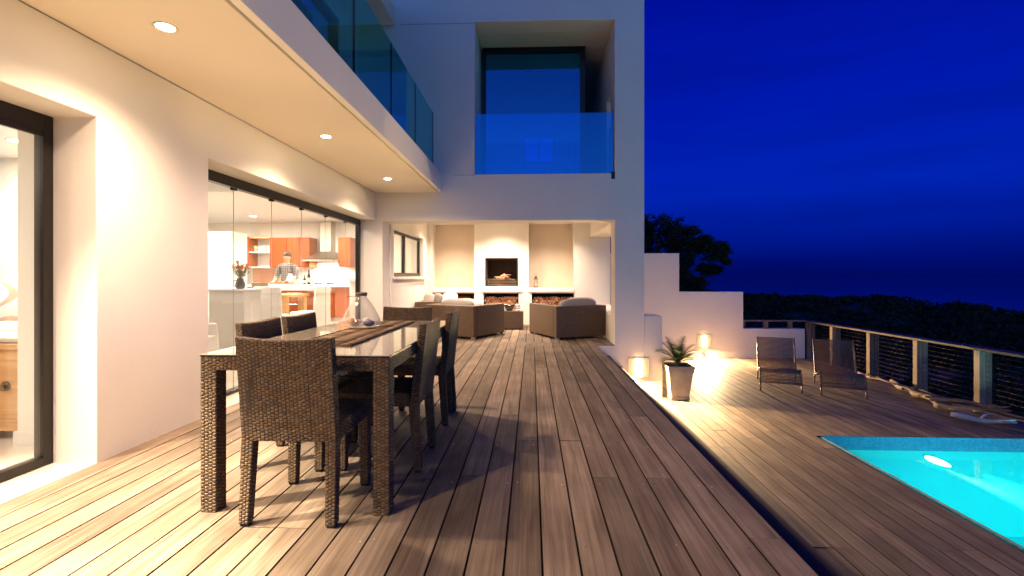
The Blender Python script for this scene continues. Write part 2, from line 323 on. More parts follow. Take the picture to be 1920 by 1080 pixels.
class MB:
    def __init__(s): s.v = []; s.f = []; s.mi = []
    def add(s, vs, fs, mi=0):
        k = len(s.v); s.v += [tuple(v) for v in vs]; s.f += [tuple(i + k for i in f) for f in fs]; s.mi += [mi] * len(fs); return s
    def hexa(s, p, mi=0):
        """p: 4 bottom then 4 top, anticlockwise from above"""
        return s.add(p, [(3, 2, 1, 0), (4, 5, 6, 7), (0, 1, 5, 4), (1, 2, 6, 5), (2, 3, 7, 6), (3, 0, 4, 7)], mi)
    def box(s, x0, x1, y0, y1, z0, z1, mi=0):
        return s.hexa([(x0, y0, z0), (x1, y0, z0), (x1, y1, z0), (x0, y1, z0), (x0, y0, z1), (x1, y0, z1), (x1, y1, z1), (x0, y1, z1)], mi)
    def bar(s, a, b, w, h, mi=0, up=(0, 0, 1)):
        a, b = Vector(a), Vector(b); d = (b - a).normalized(); u = Vector(up)
        sd = d.cross(u)
        if sd.length < 1e-4: sd = d.cross(Vector((0, 1, 0)))
        sd.normalize(); u = sd.cross(d)
        q = []
        for c in (a, b):
            q += [c - sd * w / 2 - u * h / 2, c + sd * w / 2 - u * h / 2, c + sd * w / 2 + u * h / 2, c - sd * w / 2 + u * h / 2]
        return s.add(q, [(0, 1, 2, 3), (7, 6, 5, 4), (0, 4, 5, 1), (1, 5, 6, 2), (2, 6, 7, 3), (3, 7, 4, 0)], mi)
    def tube(s, pts, rad, n=8, mi=0, cap=True):
        pts = [Vector(p) for p in pts]
        if not isinstance(rad, (list, tuple)): rad = [rad] * len(pts)
        k = len(s.v); ref = None
        for i, p in enumerate(pts):
            d = (pts[min(i + 1, len(pts) - 1)] - pts[max(i - 1, 0)]).normalized()
            if ref is None:
                ref = Vector((0, 0, 1)) if abs(d.z) < 0.9 else Vector((1, 0, 0))
            a = d.cross(ref).normalized(); b2 = a.cross(d).normalized(); ref = b2
            for j in range(n):
                t = 2 * math.pi * j / n
                s.v.append(tuple(p + (a * math.cos(t) + b2 * math.sin(t)) * rad[i]))
        for i in range(len(pts) - 1):
            for j in range(n):
                s.f.append((k + i * n + j, k + i * n + (j + 1) % n, k + (i + 1) * n + (j + 1) % n, k + (i + 1) * n + j)); s.mi.append(mi)
        if cap:
            s.f.append(tuple(k + j for j in reversed(range(n)))); s.mi.append(mi)
            s.f.append(tuple(k + (len(pts) - 1) * n + j for j in range(n))); s.mi.append(mi)
        return s
    def lathe(s, prof, c, n=24, mi=0):
        k = len(s.v)
        for r, z in prof:
            for j in range(n):
                t = 2 * math.pi * j / n; s.v.append((c[0] + r * math.cos(t), c[1] + r * math.sin(t), c[2] + z))
        for i in range(len(prof) - 1):
            for j in range(n):
                s.f.append((k + i * n + j, k + i * n + (j + 1) % n, k + (i + 1) * n + (j + 1) % n, k + (i + 1) * n + j)); s.mi.append(mi)
        return s
    def ell(s, c, r, nu=12, nv=8, mi=0, sq=1.0, rot=0.0):
        k = len(s.v); ca, sa = math.cos(rot), math.sin(rot)
        g = lambda x: math.copysign(abs(x) ** sq, x)
        for i in range(nv + 1):
            ph = -math.pi / 2 + math.pi * i / nv
            for j in range(nu):
                t = 2 * math.pi * j / nu
                x, y, z = r[0] * g(math.cos(ph)) * g(math.cos(t)), r[1] * g(math.cos(ph)) * g(math.sin(t)), r[2] * g(math.sin(ph))
                s.v.append((c[0] + x * ca - y * sa, c[1] + x * sa + y * ca, c[2] + z))
        for i in range(nv):
            for j in range(nu):
                s.f.append((k + i * nu + j, k + i * nu + (j + 1) % nu, k + (i + 1) * nu + (j + 1) % nu, k + (i + 1) * nu + j)); s.mi.append(mi)
        return s
    def build(s, name, mats, parent=None, smooth=False, bevel=0.0, seg=2, sub=0):
        off = BASE.get(parent.name, Vector((0, 0, 0))) if parent else Vector((0, 0, 0))
        me = bpy.data.meshes.new(name)
        me.from_pydata([(v[0] - off.x, v[1] - off.y, v[2] - off.z) for v in s.v], [], s.f)
        if not isinstance(mats, (list, tuple)): mats = [mats]
        for q in mats: me.materials.append(q)
        if len(mats) > 1: me.polygons.foreach_set('material_index', s.mi)
        if smooth: me.polygons.foreach_set('use_smooth', [True] * len(s.f))
        me.update()
        o = bpy.data.objects.new(name, me); COL.objects.link(o)
        if parent: o.parent = parent; BASE[o.name] = off
        if bevel > 0:
            b = o.modifiers.new('bevel', 'BEVEL'); b.width = bevel; b.segments = seg; b.limit_method = 'ANGLE'; b.angle_limit = R(35)
        if sub:
            q = o.modifiers.new('sub', 'SUBSURF'); q.levels = sub; q.render_levels = sub
        return o

def box(name, x0, x1, y0, y1, z0, z1, m, parent=None, bevel=0.0):
    return MB().box(x0, x1, y0, y1, z0, z1).build(name, m, parent, bevel=bevel)

def copy_tree(o, loc, rz, label=None):
    c = o.copy(); COL.objects.link(c); c.location = loc; c.rotation_euler = (0, 0, rz)
    if label: c['label'] = label
    for ch in o.children:
        d = ch.copy(); COL.objects.link(d); d.parent = c
        for g in ch.children:
            e = g.copy(); COL.objects.link(e); e.parent = d
    return c

def holed(name, axis, at, th, u0, u1, z0, z1, holes, m, parent, bevel=0.006):
    """one wall with openings: faces front, back and reveals. axis 'x': the wall lies in x=at..at+th and runs along y; 'y' the other way round"""
    us = sorted({u0, u1, *[h[0] for h in holes], *[h[1] for h in holes]}); us = [u for u in us if u0 <= u <= u1]
    zs = sorted({z0, z1, *[h[2] for h in holes], *[h[3] for h in holes]}); zs = [z for z in zs if z0 <= z <= z1]
    nu, nz_ = len(us), len(zs)
    def P(i, j, k):
        w = at + th * k
        return (w, us[i], zs[j]) if axis == 'x' else (us[i], w, zs[j])
    def solid(i, j):
        if i < 0 or j < 0 or i >= nu - 1 or j >= nz_ - 1: return False
        uc, zc = (us[i] + us[i + 1]) / 2, (zs[j] + zs[j + 1]) / 2
        return not any(h[0] < uc < h[1] and h[2] < zc < h[3] for h in holes)
    bm = bmesh.new(); V = {}
    def v(i, j, k):
        if (i, j, k) not in V: V[(i, j, k)] = bm.verts.new(P(i, j, k))
        return V[(i, j, k)]
    for i in range(nu - 1):
        for j in range(nz_ - 1):
            if not solid(i, j): continue
            bm.faces.new((v(i, j, 0), v(i + 1, j, 0), v(i + 1, j + 1, 0), v(i, j + 1, 0)))
            bm.faces.new((v(i, j, 1), v(i, j + 1, 1), v(i + 1, j + 1, 1), v(i + 1, j, 1)))
            for di, dj, a, b in ((-1, 0, (i, j), (i, j + 1)), (1, 0, (i + 1, j), (i + 1, j + 1)), (0, -1, (i, j), (i + 1, j)), (0, 1, (i, j + 1), (i + 1, j + 1))):
                if not solid(i + di, j + dj):
                    bm.faces.new((v(*a, 0), v(*b, 0), v(*b, 1), v(*a, 1)))
    bmesh.ops.recalc_face_normals(bm, faces=bm.faces)
    off = BASE.get(parent.name, Vector((0, 0, 0))) if parent else Vector((0, 0, 0))
    bmesh.ops.translate(bm, verts=bm.verts, vec=-off)
    me = bpy.data.meshes.new(name); bm.to_mesh(me); bm.free(); me.materials.append(m)
    o = bpy.data.objects.new(name, me); COL.objects.link(o)
    if parent: o.parent = parent; BASE[o.name] = off
    if bevel:
        b = o.modifiers.new('bevel', 'BEVEL'); b.width = bevel; b.segments = 2; b.limit_method = 'ANGLE'; b.angle_limit = R(40)
    return o

# ================================================================== THE GROUND, SEA, HILLS
def ridge(az):
    """height of the dune skyline (as a slope seen from the terrace) by azimuth right of the house axis"""
    t = math.degrees(az)
    base = -0.034 - 0.00125 * max(0, t - 22)
    b = 0.0
    for c, w, h in tuple((c_, w_, h_ * 1.7) for c_, w_, h_ in ((29.5, 2.2, .006), (33.5, 1.6, .007), (36.2, 2.0, .010), (41, 2.0, .008), (45, 1.5, .005), (52, 4, .01), (17.5, 1.8, .010), (25, 2, .004))):
        b += h * math.exp(-((t - c) / w) ** 2)
    return base + b
g = MB(); NA, NR = 150, 70
rs = [6 + 0.0 + 4.0 * (1.066 ** i) * 1.0 for i in range(NR)]
for i, r in enumerate(rs):
    for j in range(NA):
        az = R(-35 + 150 * j / (NA - 1)); x, y = r * math.sin(az), r * math.cos(az)
        zr = 1.11 + ridge(az) * 62
        fall = -3.2 + (zr + 3.2) * min(1, max(0, (r - 9) / 50)) ** 1.1
        if r > 62: fall = zr - (r - 62) * 0.12
        z = fall - 0.35 + 0.5 * noise.noise(Vector((x * .13, y * .13, 0))) * min(1, r / 30)
        g.v.append((x, y, max(z, -30)))
for i in range(NR - 1):
    for j in range(NA - 1):
        g.f.append((i * NA + j, (i + 1) * NA + j, (i + 1) * NA + j + 1, i * NA + j + 1)); g.mi.append(0)
tag(g.build('hills', M['ground'], smooth=True), kind='structure')
def hill_z(x, y):
    r = math.hypot(x, y); az = math.atan2(x, y); zr = 1.11 + ridge(az) * 62
    z = -3.2 + (zr + 3.2) * min(1, max(0, (r - 9) / 50)) ** 1.1
    if r > 62: z = zr - (r - 62) * 0.12
    return z - 0.35 + 0.5 * noise.noise(Vector((x * .13, y * .13, 0))) * min(1, r / 30)
gd = MB(); gd.add([(-400, -400, -3.7), (400, -400, -3.7), (400, 30, -3.7), (-400, 30, -3.7)], [(0, 1, 2, 3)])
tag(gd.build('ground', M['ground']), kind='structure')
sw = MB(); sw.add([(-22000, -22000, -28), (22000, -22000, -28), (22000, 25000, -28), (-22000, 25000, -28)], [(0, 1, 2, 3)])
tag(sw.build('sea', M['sea']), kind='structure')

# dune scrub: uncountable mounds of leaves
bu = MB(); rnd = random.Random(3)
def tuft(cx, cy, cz, r, h, n, leaf):
    for _ in range(n):
        u = rnd.random() * 2 * math.pi; ph = math.acos(rnd.random())
        rr = 0.75 + 0.35 * rnd.random()
        p = Vector((cx + r * rr * math.sin(ph) * math.cos(u), cy + r * rr * math.sin(ph) * math.sin(u), cz + h * rr * math.cos(ph)))
        a = Vector((rnd.uniform(-1, 1), rnd.uniform(-1, 1), rnd.uniform(-.6, 1))).normalized(); b = a.cross(Vector((rnd.uniform(-1, 1), rnd.uniform(-1, 1), rnd.uniform(-1, 1)))).normalized()
        l = leaf * rnd.uniform(.6, 1.4)
        bu.add([p - a * l, p + b * l * .5, p + a * l, p - b * l * .5], [(0, 1, 2, 3)])
for k in range(1500):
    az = R(rnd.uniform(2, 56)); r = 14 + 58 * rnd.random() ** 0.8
    x, y = r * math.sin(az), r * math.cos(az)
    if y < 13.2 and x < 8.2: continue
    if x < 8.0 and y < 13.5: continue
    z = hill_z(x, y); s = rnd.uniform(0.5, 1.25) * (0.6 + r / 70)
    h = min(s * .7, 0.35 + 0.012 * r) * rnd.uniform(.4, 1.0) * (1.0 if r < 45 else .6)
    tuft(x, y, z + .1, s, h, 46 if r < 35 else 34, 0.06 + 0.0028 * r)
tag(bu.build('dune_scrub', M['bush']), 'dark low dune scrub rolling away beyond the cable fence', 'scrub', kind='stuff')

# ================================================================== HOUSE
H0 = (0, 8, 0)
house = thing('house', H0, 'white plastered two storey house with lit terrace, balcony and deep set upper window', 'house')
PL = M['plaster']
XW = -2.6
holed('left_wall', 'x', -2.93, 0.33, -3.0, 7.98, -0.02, 2.517, [(-1.0, 2.79, -0.02, 2.07), (3.79, 7.98, -0.02, 2.07)], PL, house)
holed('front_wall', 'y', 7.98, 0.40, -2.93, 1.837, -0.85, 8.2,
      [(-2.49, 1.361, -0.01, 2.05), (-0.945, 1.361, 2.816, 5.34)], PL, house)
holed('side_wall', 'x', 1.361, 0.476, 8.38, 12.6, -0.85, 8.2, [(8.38, 11.40, 0.47, 2.05), (8.38, 8.86, 2.816, 4.30)], PL, house)
box('balcony_slab', -2.598, -1.562, -3.0, 7.978, 2.519, 2.80, M['soffit'], house)
box('balcony_edge_beam', -1.55, -1.49, -3.0, 7.978, 2.528, 2.83, PL, house, bevel=0.004)
box('slab_core', -1.564, -1.548, -3.0, 7.976, 2.54, 2.80, M['void'], house)
box('joint_line', -2.20, -0.95, 7.972, 7.981, 5.318, 5.324, M['tan'], house)
box('joint_line', -1.30, -0.95, 7.972, 7.981, 2.800, 2.806, M['tan'], house)
# alcove
holed('alcove_left_wall', 'x', -2.75, 0.29, 8.38, 11.4, -0.02, 2.5, [(8.55, 10.95, 1.12, 1.99)], PL, house)
box('alcove_ceiling', -2.95, 1.361, 8.38, 12.3, 2.5, 2.78, PL, house)
bw = holed('hearth_wall', 'y', 11.4, 0.42, -2.48, 1.361, -0.02, 2.498,
      [(-2.36, -1.36, .86, 2.40), (-1.08, -.34, .90, 1.55), (-.07, .99, .86, 2.40),
       (-2.36, -1.36, .03, .735), (-1.14, -.31, .03, .735), (0.0, 1.0, .03, .735)], PL, house)
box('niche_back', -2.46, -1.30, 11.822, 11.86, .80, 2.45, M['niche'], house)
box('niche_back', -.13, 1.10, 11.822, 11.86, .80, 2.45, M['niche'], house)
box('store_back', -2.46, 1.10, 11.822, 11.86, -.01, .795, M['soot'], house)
box('mantel_ledge', -2.36, -1.36, 11.375, 11.40, .765, .862, M['white'], house, .004)
box('mantel_ledge', -.07, .99, 11.375, 11.40, .765, .862, M['white'], house, .004)
box('hearth_slab', -1.20, -.22, 11.375, 11.40, .765, .872, M['white'], house, .004)
box('window_board', -2.462, -2.40, 8.50, 11.0, 1.075, 1.118, M['white'], house, .004)
# kitchen and bedroom shell
box('kitchen_floor', -9.0, -2.93, 4.63, 12.6, -.06, -.004, M['tile'], house)
box('kitchen_floor', -3.28, -2.60, 3.26, 4.625, -.06, -.004, M['tile'], house)
box('kitchen_floor', -2.928, -2.60, 4.63, 7.98, -.06, -.004, M['tile'], house)
box('bedroom_floor', -8.2, -3.42, -1.6, 6.4, -.07, -.014, M['tile'], house)
box('bedroom_floor', -3.42, -2.60, -1.6, 2.79, -.06, -.004, M['tile'], house)
box('bedroom_floor', -3.42, -2.932, 2.79, 3.255, -.06, -.004, M['tile'], house)
holed('kitchen_back_wall', 'y', 12.6, 0.2, -9.0, 1.837, -.02, 8.2, [(-.25, .62, 4.05, 4.83)], PL, house, 0)
box('kitchen_side_wall', -9.0, -8.8, 6.6, 12.6, -.02, 2.56, M['white'], house)
box('kitchen_divider', -9.0, -5.0, 6.4, 6.6, -.02, 2.56, M['tan'], house)
box('kitchen_divider', -5.2, -5.0, 4.63, 6.4, -.02, 2.56, M['white'], house)
box('kitchen_divider', -5.2, -3.30, 4.50, 4.62, -.02, 2.56, M['white'], house)
box('kitchen_divider', -3.42, -3.30, 3.25, 4.50, -.02, 2.56, M['white'], house)
box('bedroom_nib', -3.42, -2.94, 3.08, 3.25, -.01, 2.50, M['white'], house, .004)
box('skirting', -3.43, -2.94, 3.06, 3.08, -.01, .09, M['white'], house, .004)
box('kitchen_ceiling', -9.0, -2.94, 4.63, 12.6, 2.56, 2.75, M['white'], house)
box('kitchen_ceiling', -3.30, -2.94, 3.25, 4.63, 2.56, 2.75, M['white'], house)
box('bedroom_ceiling', -8.2, -2.94, -1.6, 6.4, 2.27, 2.50, M['white'], house)
box('bedroom_wall', -8.3, -8.2, -1.6, 6.4, -.02, 2.5, M['tan'], house)
box('bedroom_wall', -8.3, -2.94, -1.75, -1.6, -.02, 2.5, M['tan'], house)
# upper storey
holed('upper_wall', 'x', -3.05, 0.15, -3.0, 7.98, 2.80, 5.32, [(1.0, 7.2, 2.84, 5.0)], PL, house, 0)
box('roof_slab', -3.05, -2.28, -3.0, 7.975, 5.32, 5.62, M['soffit'], house)
box('upper_floor', -6.5, -3.0, -3.0, 7.9, 2.76, 2.80, M['tan'], house)
box('upper_back_wall', -6.6, -6.5, -3, 7.98, 2.8, 5.3, M['tan'], house)
box('recess_floor', -.945, 1.361, 8.38, 12.6, 2.79, 2.812, M['tile'], house)
box('recess_left_wall', -1.10, -.945, 8.38, 12.6, 2.80, 5.5, PL, house)
box('recess_ceiling', -.945, 1.361, 8.38, 12.6, 5.34, 5.5, M['soffit'], house)
box('glass_channel', 1.30, 1.361, 7.975, 8.02, 2.72, 2.84, M['black'], house)

def framed(name, parts, panes, glassm, base, label=None):
    """window or door as one part of the house: frame bars, panes as sub-parts"""
    mb = MB()
    for q in parts: mb.box(*q)
    f = mb.build(name, M['black'], house, bevel=0.003)
    for q in panes: box('pane', *q, glassm, f)
    return f
# bedroom sliding window
framed('sliding_window', [(-2.93, -2.87, -1.0, 2.73, 1.975, 2.07), (-2.93, -2.87, 2.73, 2.79, 0.0, 2.07), (-2.93, -2.87, -1.0, 2.73, 0.0, 0.05),
                          (-2.90, -2.875, -1.0, 2.73, 1.94, 1.975), (-2.93, -2.86, .85, .95, .05, 1.94)],
       [(-2.889, -2.881, .95, 2.73, .05, 1.94), (-2.889, -2.881, -1, .85, .05, 1.94)], M['pane'], None)
# kitchen folding glass doors
js = [3.80, 4.582, 5.267, 5.97, 6.686, 7.398, 7.92]
gf = framed('folding_glass_door', [(-2.93, -2.86, 3.79, 7.98, 1.975, 2.07), (-2.93, -2.86, 7.92, 7.977, 0.0, 1.975), (-2.93, -2.85, 3.79, 7.92, -.003, 0.03)],
       [], M['pane'], None)
for a, b2 in zip(js[:-1], js[1:]):
    box('pane', -2.896, -2.892, a + .0012, b2 - .0012, .03, 1.975, M['pane'], gf)
ed = simple('glass_edge', (0.5, 0.46, 0.4), 0.2)
for a in js[1:-1]:
    box('seal', -2.897, -2.891, a - .001, a + .001, .03, 1.975, ed, gf)
for y in js[1:-1]: box('hinge', -2.91, -2.875, y - .03, y + .03, 1.955, 1.974, M['black'], gf)
# alcove sliding window
framed('alcove_window', [(-2.60, -2.55, 8.56, 10.94, 1.93, 1.985), (-2.60, -2.55, 8.56, 10.94, 1.125, 1.20), (-2.60, -2.55, 10.86, 10.94, 1.20, 1.93),
                         (-2.60, -2.55, 8.56, 8.63, 1.20, 1.93), (-2.59, -2.54, 9.52, 9.64, 1.20, 1.93)],
       [(-2.58, -2.572, 8.63, 9.52, 1.2, 1.93), (-2.58, -2.572, 9.64, 10.86, 1.2, 1.93)], M['pane'], None)
# upper recess glazing: front door frame and glazed side
framed('upper_glass_door', [(-.905, .976, 8.88, 8.96, 5.24, 5.338), (-.905, -.845, 8.88, 8.96, 2.815, 5.24), (.886, .976, 8.88, 8.96, 2.815, 5.24),
                            (.93, .976, 8.96, 12.58, 5.26, 5.338), (.93, .976, 10.6, 10.66, 2.815, 5.26), (-.845, .886, 8.89, 8.95, 2.815, 2.85)],
       [(-.845, .886, 8.915, 8.923, 2.85, 5.24), (.948, .956, 8.96, 10.6, 2.82, 5.26), (.948, .956, 10.66, 12.58, 2.82, 5.26)], M['solar'], None)
framed('upper_rear_window', [(-.25, .62, 12.62, 12.68, 4.05, 4.13), (-.25, .62, 12.62, 12.68, 4.75, 4.83), (-.25, -.17, 12.62, 12.68, 4.13, 4.75), (.54, .62, 12.62, 12.68, 4.13, 4.75), (.16, .21, 12.62, 12.68, 4.13, 4.75)],
       [(-.17, .16, 12.64, 12.65, 4.13, 4.75), (.21, .54, 12.64, 12.65, 4.13, 4.75)], M['pane'], None)
framed('upper_sliding_door', [(-3.05, -2.92, 1.0, 7.2, 4.92, 5.0), (-3.05, -2.92, 7.12, 7.2, 2.84, 4.92), (-3.05, -2.92, 1.0, 7.12, 2.84, 2.90),
                              (-3.02, -2.95, 5.10, 5.20, 2.9, 4.92), (-3.02, -2.95, 3.0, 3.1, 2.9, 4.92)],
       [(-2.99, -2.98, 5.2, 7.12, 2.9, 4.92), (-2.99, -2.98, 3.1, 5.1, 2.9, 4.92), (-2.99, -2.98, 1.0, 3.0, 2.9, 4.92)], M['solar'], None)
# curtains behind the upper sliding door
cu = MB(); yy = 3.2
pts = []
while yy < 7.0:
    pts.append((-3.22 + .035 * math.sin(yy * 42), yy)); yy += .02
k = len(cu.v)
for x, y in pts: cu.v += [(x, y, 2.82), (x, y, 4.95)]
for i in range(len(pts) - 1): cu.f.append((2 * i, 2 * i + 2, 2 * i + 3, 2 * i + 1)); cu.mi.append(0)
tag(cu.build('curtain', simple('dark_curtain', (.12, .12, .12), .95), smooth=True), 'dark pleated curtain drawn behind the upper balcony doors', 'curtain')

M['dge'] = simple('dark_glass_edge', (0.01, 0.03, 0.03), .2)
# balustrades
bal = thing('glass_balustrade', (-1.5, 2, 2.8), 'teal frameless glass balustrade running along the balcony edge above the terrace', 'balustrade')
ys = [-3.0, -1.4, -.3, .78, 1.88, 2.98, 4.08, 5.18, 6.26, 7.375]
for a, b2 in zip(ys[:-1], ys[1:]):
    box('glass_panel', -1.526, -1.514, a + .012, b2 - .012, 2.78, 3.645, M['balglass'], bal, bevel=.0015)
    MB().box(-1.528, -1.512, b2 - .0125, b2 + .004, 2.80, 3.645).build('panel_edge', M['dge'], bal)
bl2 = thing('glass_balustrade', (0.2, 8.05, 2.8), 'frameless glass balustrade across the deep upper window opening', 'balustrade')
box('glass_panel', -.94, 1.34, 8.03, 8.042, 2.80, 3.83, M['solar'], bl2)
box('glass_panel', 1.40, 1.412, 8.385, 8.855, 2.82, 3.80, M['balglass'], bl2)

# the small low wall beside the house corner and the stepped terrace wall
low = thing('low_wall', (1.98, 8.3, -.85), 'short white plastered wall stub against the house corner beside the plant pot', 'wall')
box('wall_body', 1.839, 2.130, 7.982, 8.60, -.86, .475, PL, low, .006)
st = MB(); pr = [(1.839, -.86), (6.60, -.86), (6.60, -.136), (5.136, -.136), (5.136, .76), (3.60, .76), (3.60, 1.70), (1.839, 1.70)]
n_ = len(pr)
st.v = [(x, 11.97, z) for x, z in pr] + [(x, 12.2, z) for x, z in pr]
st.f = [tuple(range(n_)), tuple(reversed(range(n_, 2 * n_)))] + [(i, i + n_, (i + 1) % n_ + n_, (i + 1) % n_) for i in range(n_)]; st.mi = [0] * len(st.f)
sw_ = st.build('stepped_wall', PL, bevel=.006)
tag(sw_, 'white plastered wall stepping down in three levels at the end of the pool deck', 'wall')

# light switch
sp_ = box('light_switch', -2.565, -2.525, 7.968, 7.979, .98, 1.08, M['white'], bevel=.002)
tag(sp_, 'small white light switch on the pier by the alcove', 'light switch')

# ------------------------------------------------------------------ decks
def plank(mesh_cache, name, x, y0, y1, ztop, w, th, m, parent):
    key = (round(y1 - y0, 3), round(w, 4), m.name)
    if key not in mesh_cache:
        l = y1 - y0; c = .0016; mb = MB()
        sec = [(-w / 2, -th), (w / 2, -th), (w / 2, -c), (w / 2 - c, 0), (-w / 2 + c, 0), (-w / 2, -c)]
        mb.v = [(a, 0, b) for a, b in sec] + [(a, l, b) for a, b in sec]
        mb.f = [tuple(range(6)), tuple(reversed(range(6, 12)))] + [(i, i + 6, (i + 1) % 6 + 6, (i + 1) % 6) for i in range(6)]
        me = bpy.data.meshes.new('plank'); me.from_pydata(mb.v, [], mb.f); me.materials.append(m); me.materials.append(M['edge']); me.polygons.foreach_set('material_index', [1, 1, 0, 1, 1, 0, 1, 1]); me.update(); mesh_cache[key] = me
    o = bpy.data.objects.new(name, mesh_cache[key]); COL.objects.link(o); o.parent = parent
    off = BASE[parent.name]; o.location = (x - off.x, y0 - off.y, ztop - off.z)
    o.rotation_euler = (R(rd.uniform(-.02, .02)), R(rd.uniform(-.15, .15)), 0)
    return o
rd = random.Random(11)
updeck = thing('terrace_deck', (0, 3, 0), None, None, kind='structure')
cache = {}; PW = .147
def lay(parent, x_right, n, y0f, y1f, ztop, m, lens, th=.022):
    for i in range(n):
        x = x_right - PW / 2 - i * PW
        a, b2 = y0f(x), y1f(x)
        y = a - rd.choice([0, .6, 1.2, 1.8])
        while y < b2 - .01:
            l = rd.choice(lens); e = y + l
            if b2 - e < .5: e = b2
            s = max(y, a)
            if e > a + .02:
                plank(cache, 'plank', x, s + .0015, min(e, b2) - .0015, ztop - rd.uniform(0, .0015), PW - .006, th, m, parent)
            y = e
lay(updeck, 1.07, 25, lambda x: -1.2, lambda x: 11.38 if x > -2.44 else 7.97, 0.0, M['deck'], [2.7, 3.9, 4.5, 5.1])
lay(updeck, 1.07 + 2 * PW - .003, 2, lambda x: 7.985, lambda x: 11.38, 0.0, M['deck'], [1.5, 3.4])
box('joist_bed', -2.62, 1.03, -1.2, 7.97, -.12, -.028, M['void'], updeck)
box('joist_bed', -2.46, 1.35, 7.99, 11.38, -.12, -.028, M['void'], updeck)
box('edge_board', 1.046, 1.064, -1.2, 7.97, -.17, -.024, M['deck'], updeck)
box('threshold', 1.075, 1.36, 7.965, 7.979, -.6, -.03, M['plaster'], updeck)
# screws
sc = MB()
for i in range(25):
    x = 1.07 - PW / 2 - i * PW
    for jy in range(16):
        y = .2 + jy * .6 + (.02 if i % 2 else 0)
        for s in (-.045, .045):
            if rd.random() < .4:
                sc.lathe([(0.0001, .0008), (.0042, .0006), (.0048, -.002)], (x + s + rd.uniform(-.004, .004), y + rd.uniform(-.01, .01), .0003), 6)
q = sc.build('screw', M['steel'], updeck); q['kind'] = 'stuff'

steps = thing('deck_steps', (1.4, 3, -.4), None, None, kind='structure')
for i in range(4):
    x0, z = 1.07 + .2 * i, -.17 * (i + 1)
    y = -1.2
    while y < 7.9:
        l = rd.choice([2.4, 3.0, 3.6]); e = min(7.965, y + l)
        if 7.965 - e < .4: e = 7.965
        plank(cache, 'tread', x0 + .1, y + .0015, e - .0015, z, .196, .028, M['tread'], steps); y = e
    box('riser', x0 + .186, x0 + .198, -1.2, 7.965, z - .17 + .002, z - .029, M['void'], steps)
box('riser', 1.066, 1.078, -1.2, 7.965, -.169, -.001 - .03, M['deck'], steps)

lowdeck = thing('pool_deck', (4, 6, -.85), None, None, kind='structure')
PX0, PX1, PY1 = 3.58, 6.25, 6.13
def low_start(x): return 6.132 if PX0 - .02 < x < PX1 + .02 else .9
for i in range(33):
    x = 1.89 + PW / 2 + i * PW
    top = 11.965
    bot = low_start(x)
    y = bot
    first = True
    while y < top - .01:
        l = rd.choice([2.1, 2.7, 3.3, 3.9]) if not first else rd.choice([.9, 1.5, 2.1, 2.7]); e = y + l; first = False
        if top - e < .5: e = top
        plank(cache, 'plank', x, y + .0015, e - .0015, -.85 - rd.uniform(0, .002), PW - .006, .022, M['deck_low'], lowdeck); y = e
box('joist_bed', 1.88, PX0 - .03, .9, 11.96, -.97, -.878, M['void'], lowdeck)
box('joist_bed', PX0 - .03, 6.74, PY1 + .03, 11.96, -.97, -.878, M['void'], lowdeck)
box('joist_bed', PX1 + .03, 6.74, .9, PY1 + .03, -.97, -.878, M['void'], lowdeck)
box('coping', PX0 - .012, PX0 - .0, .9, PY1, -.90, -.856, M['deck_low'], lowdeck)

# ------------------------------------------------------------------ pool
pool = thing('swimming_pool', (5, 4, -.85), 'turquoise lit swimming pool set flush into the lower deck', 'pool')
Z0, ZB, ZW = -.86, -1.02, -2.05
for nm, q in (('mosaic_band', (PX0, PX1, PY1, PY1 + .02, ZB, Z0 + .006)), ('mosaic_band', (PX0 - .02, PX0, .8, PY1 + .02, ZB, Z0)),
              ('mosaic_band', (PX1, PX1 + .02, .8, PY1 + .02, ZB, Z0)), ('mosaic_band', (PX0, PX1, .8, .82, ZB, Z0))):
    box(nm, *q, M['band'], pool)
for nm, q in (('pool_wall', (PX0, PX1, PY1, PY1 + .02, ZW, ZB)), ('pool_wall', (PX0 - .02, PX0, .8, PY1 + .02, ZW, ZB)),
              ('pool_wall', (PX1, PX1 + .02, .8, PY1 + .02, ZW, ZB)), ('pool_wall', (PX0, PX1, .8, .82, ZW, ZB)), ('pool_floor', (PX0 - .02, PX1 + .02, .8, PY1 + .02, ZW - .05, ZW))):
    box(nm, *q, M['shellpool'], pool)
wt = MB().add([(PX0, .82, -.99), (PX1, .82, -.99), (PX1, PY1, -.99), (PX0, PY1, -.99)], [(0, 1, 2, 3)]).build('water', M['water'])
tag(wt, kind='structure')

def lamp(kind, name, loc, energy, color, parent=None, size=.1, rot=(0, 0, 0), spot=None, blend=.5, shape='DISK', sy=None):
    d = bpy.data.lights.new(name, kind); d.energy = energy; d.color = color
    if kind == 'AREA':
        d.shape = shape; d.size = size
        if sy: d.size_y = sy
    else:
        d.shadow_soft_size = size
    if kind == 'SPOT': d.spot_size = R(spot); d.spot_blend = blend
    o = bpy.data.objects.new(name, d); COL.objects.link(o)
    if parent: o.parent = parent; o.location = Vector(loc) - BASE[parent.name]
    else: o.location = loc
    o.rotation_euler = rot
    return o

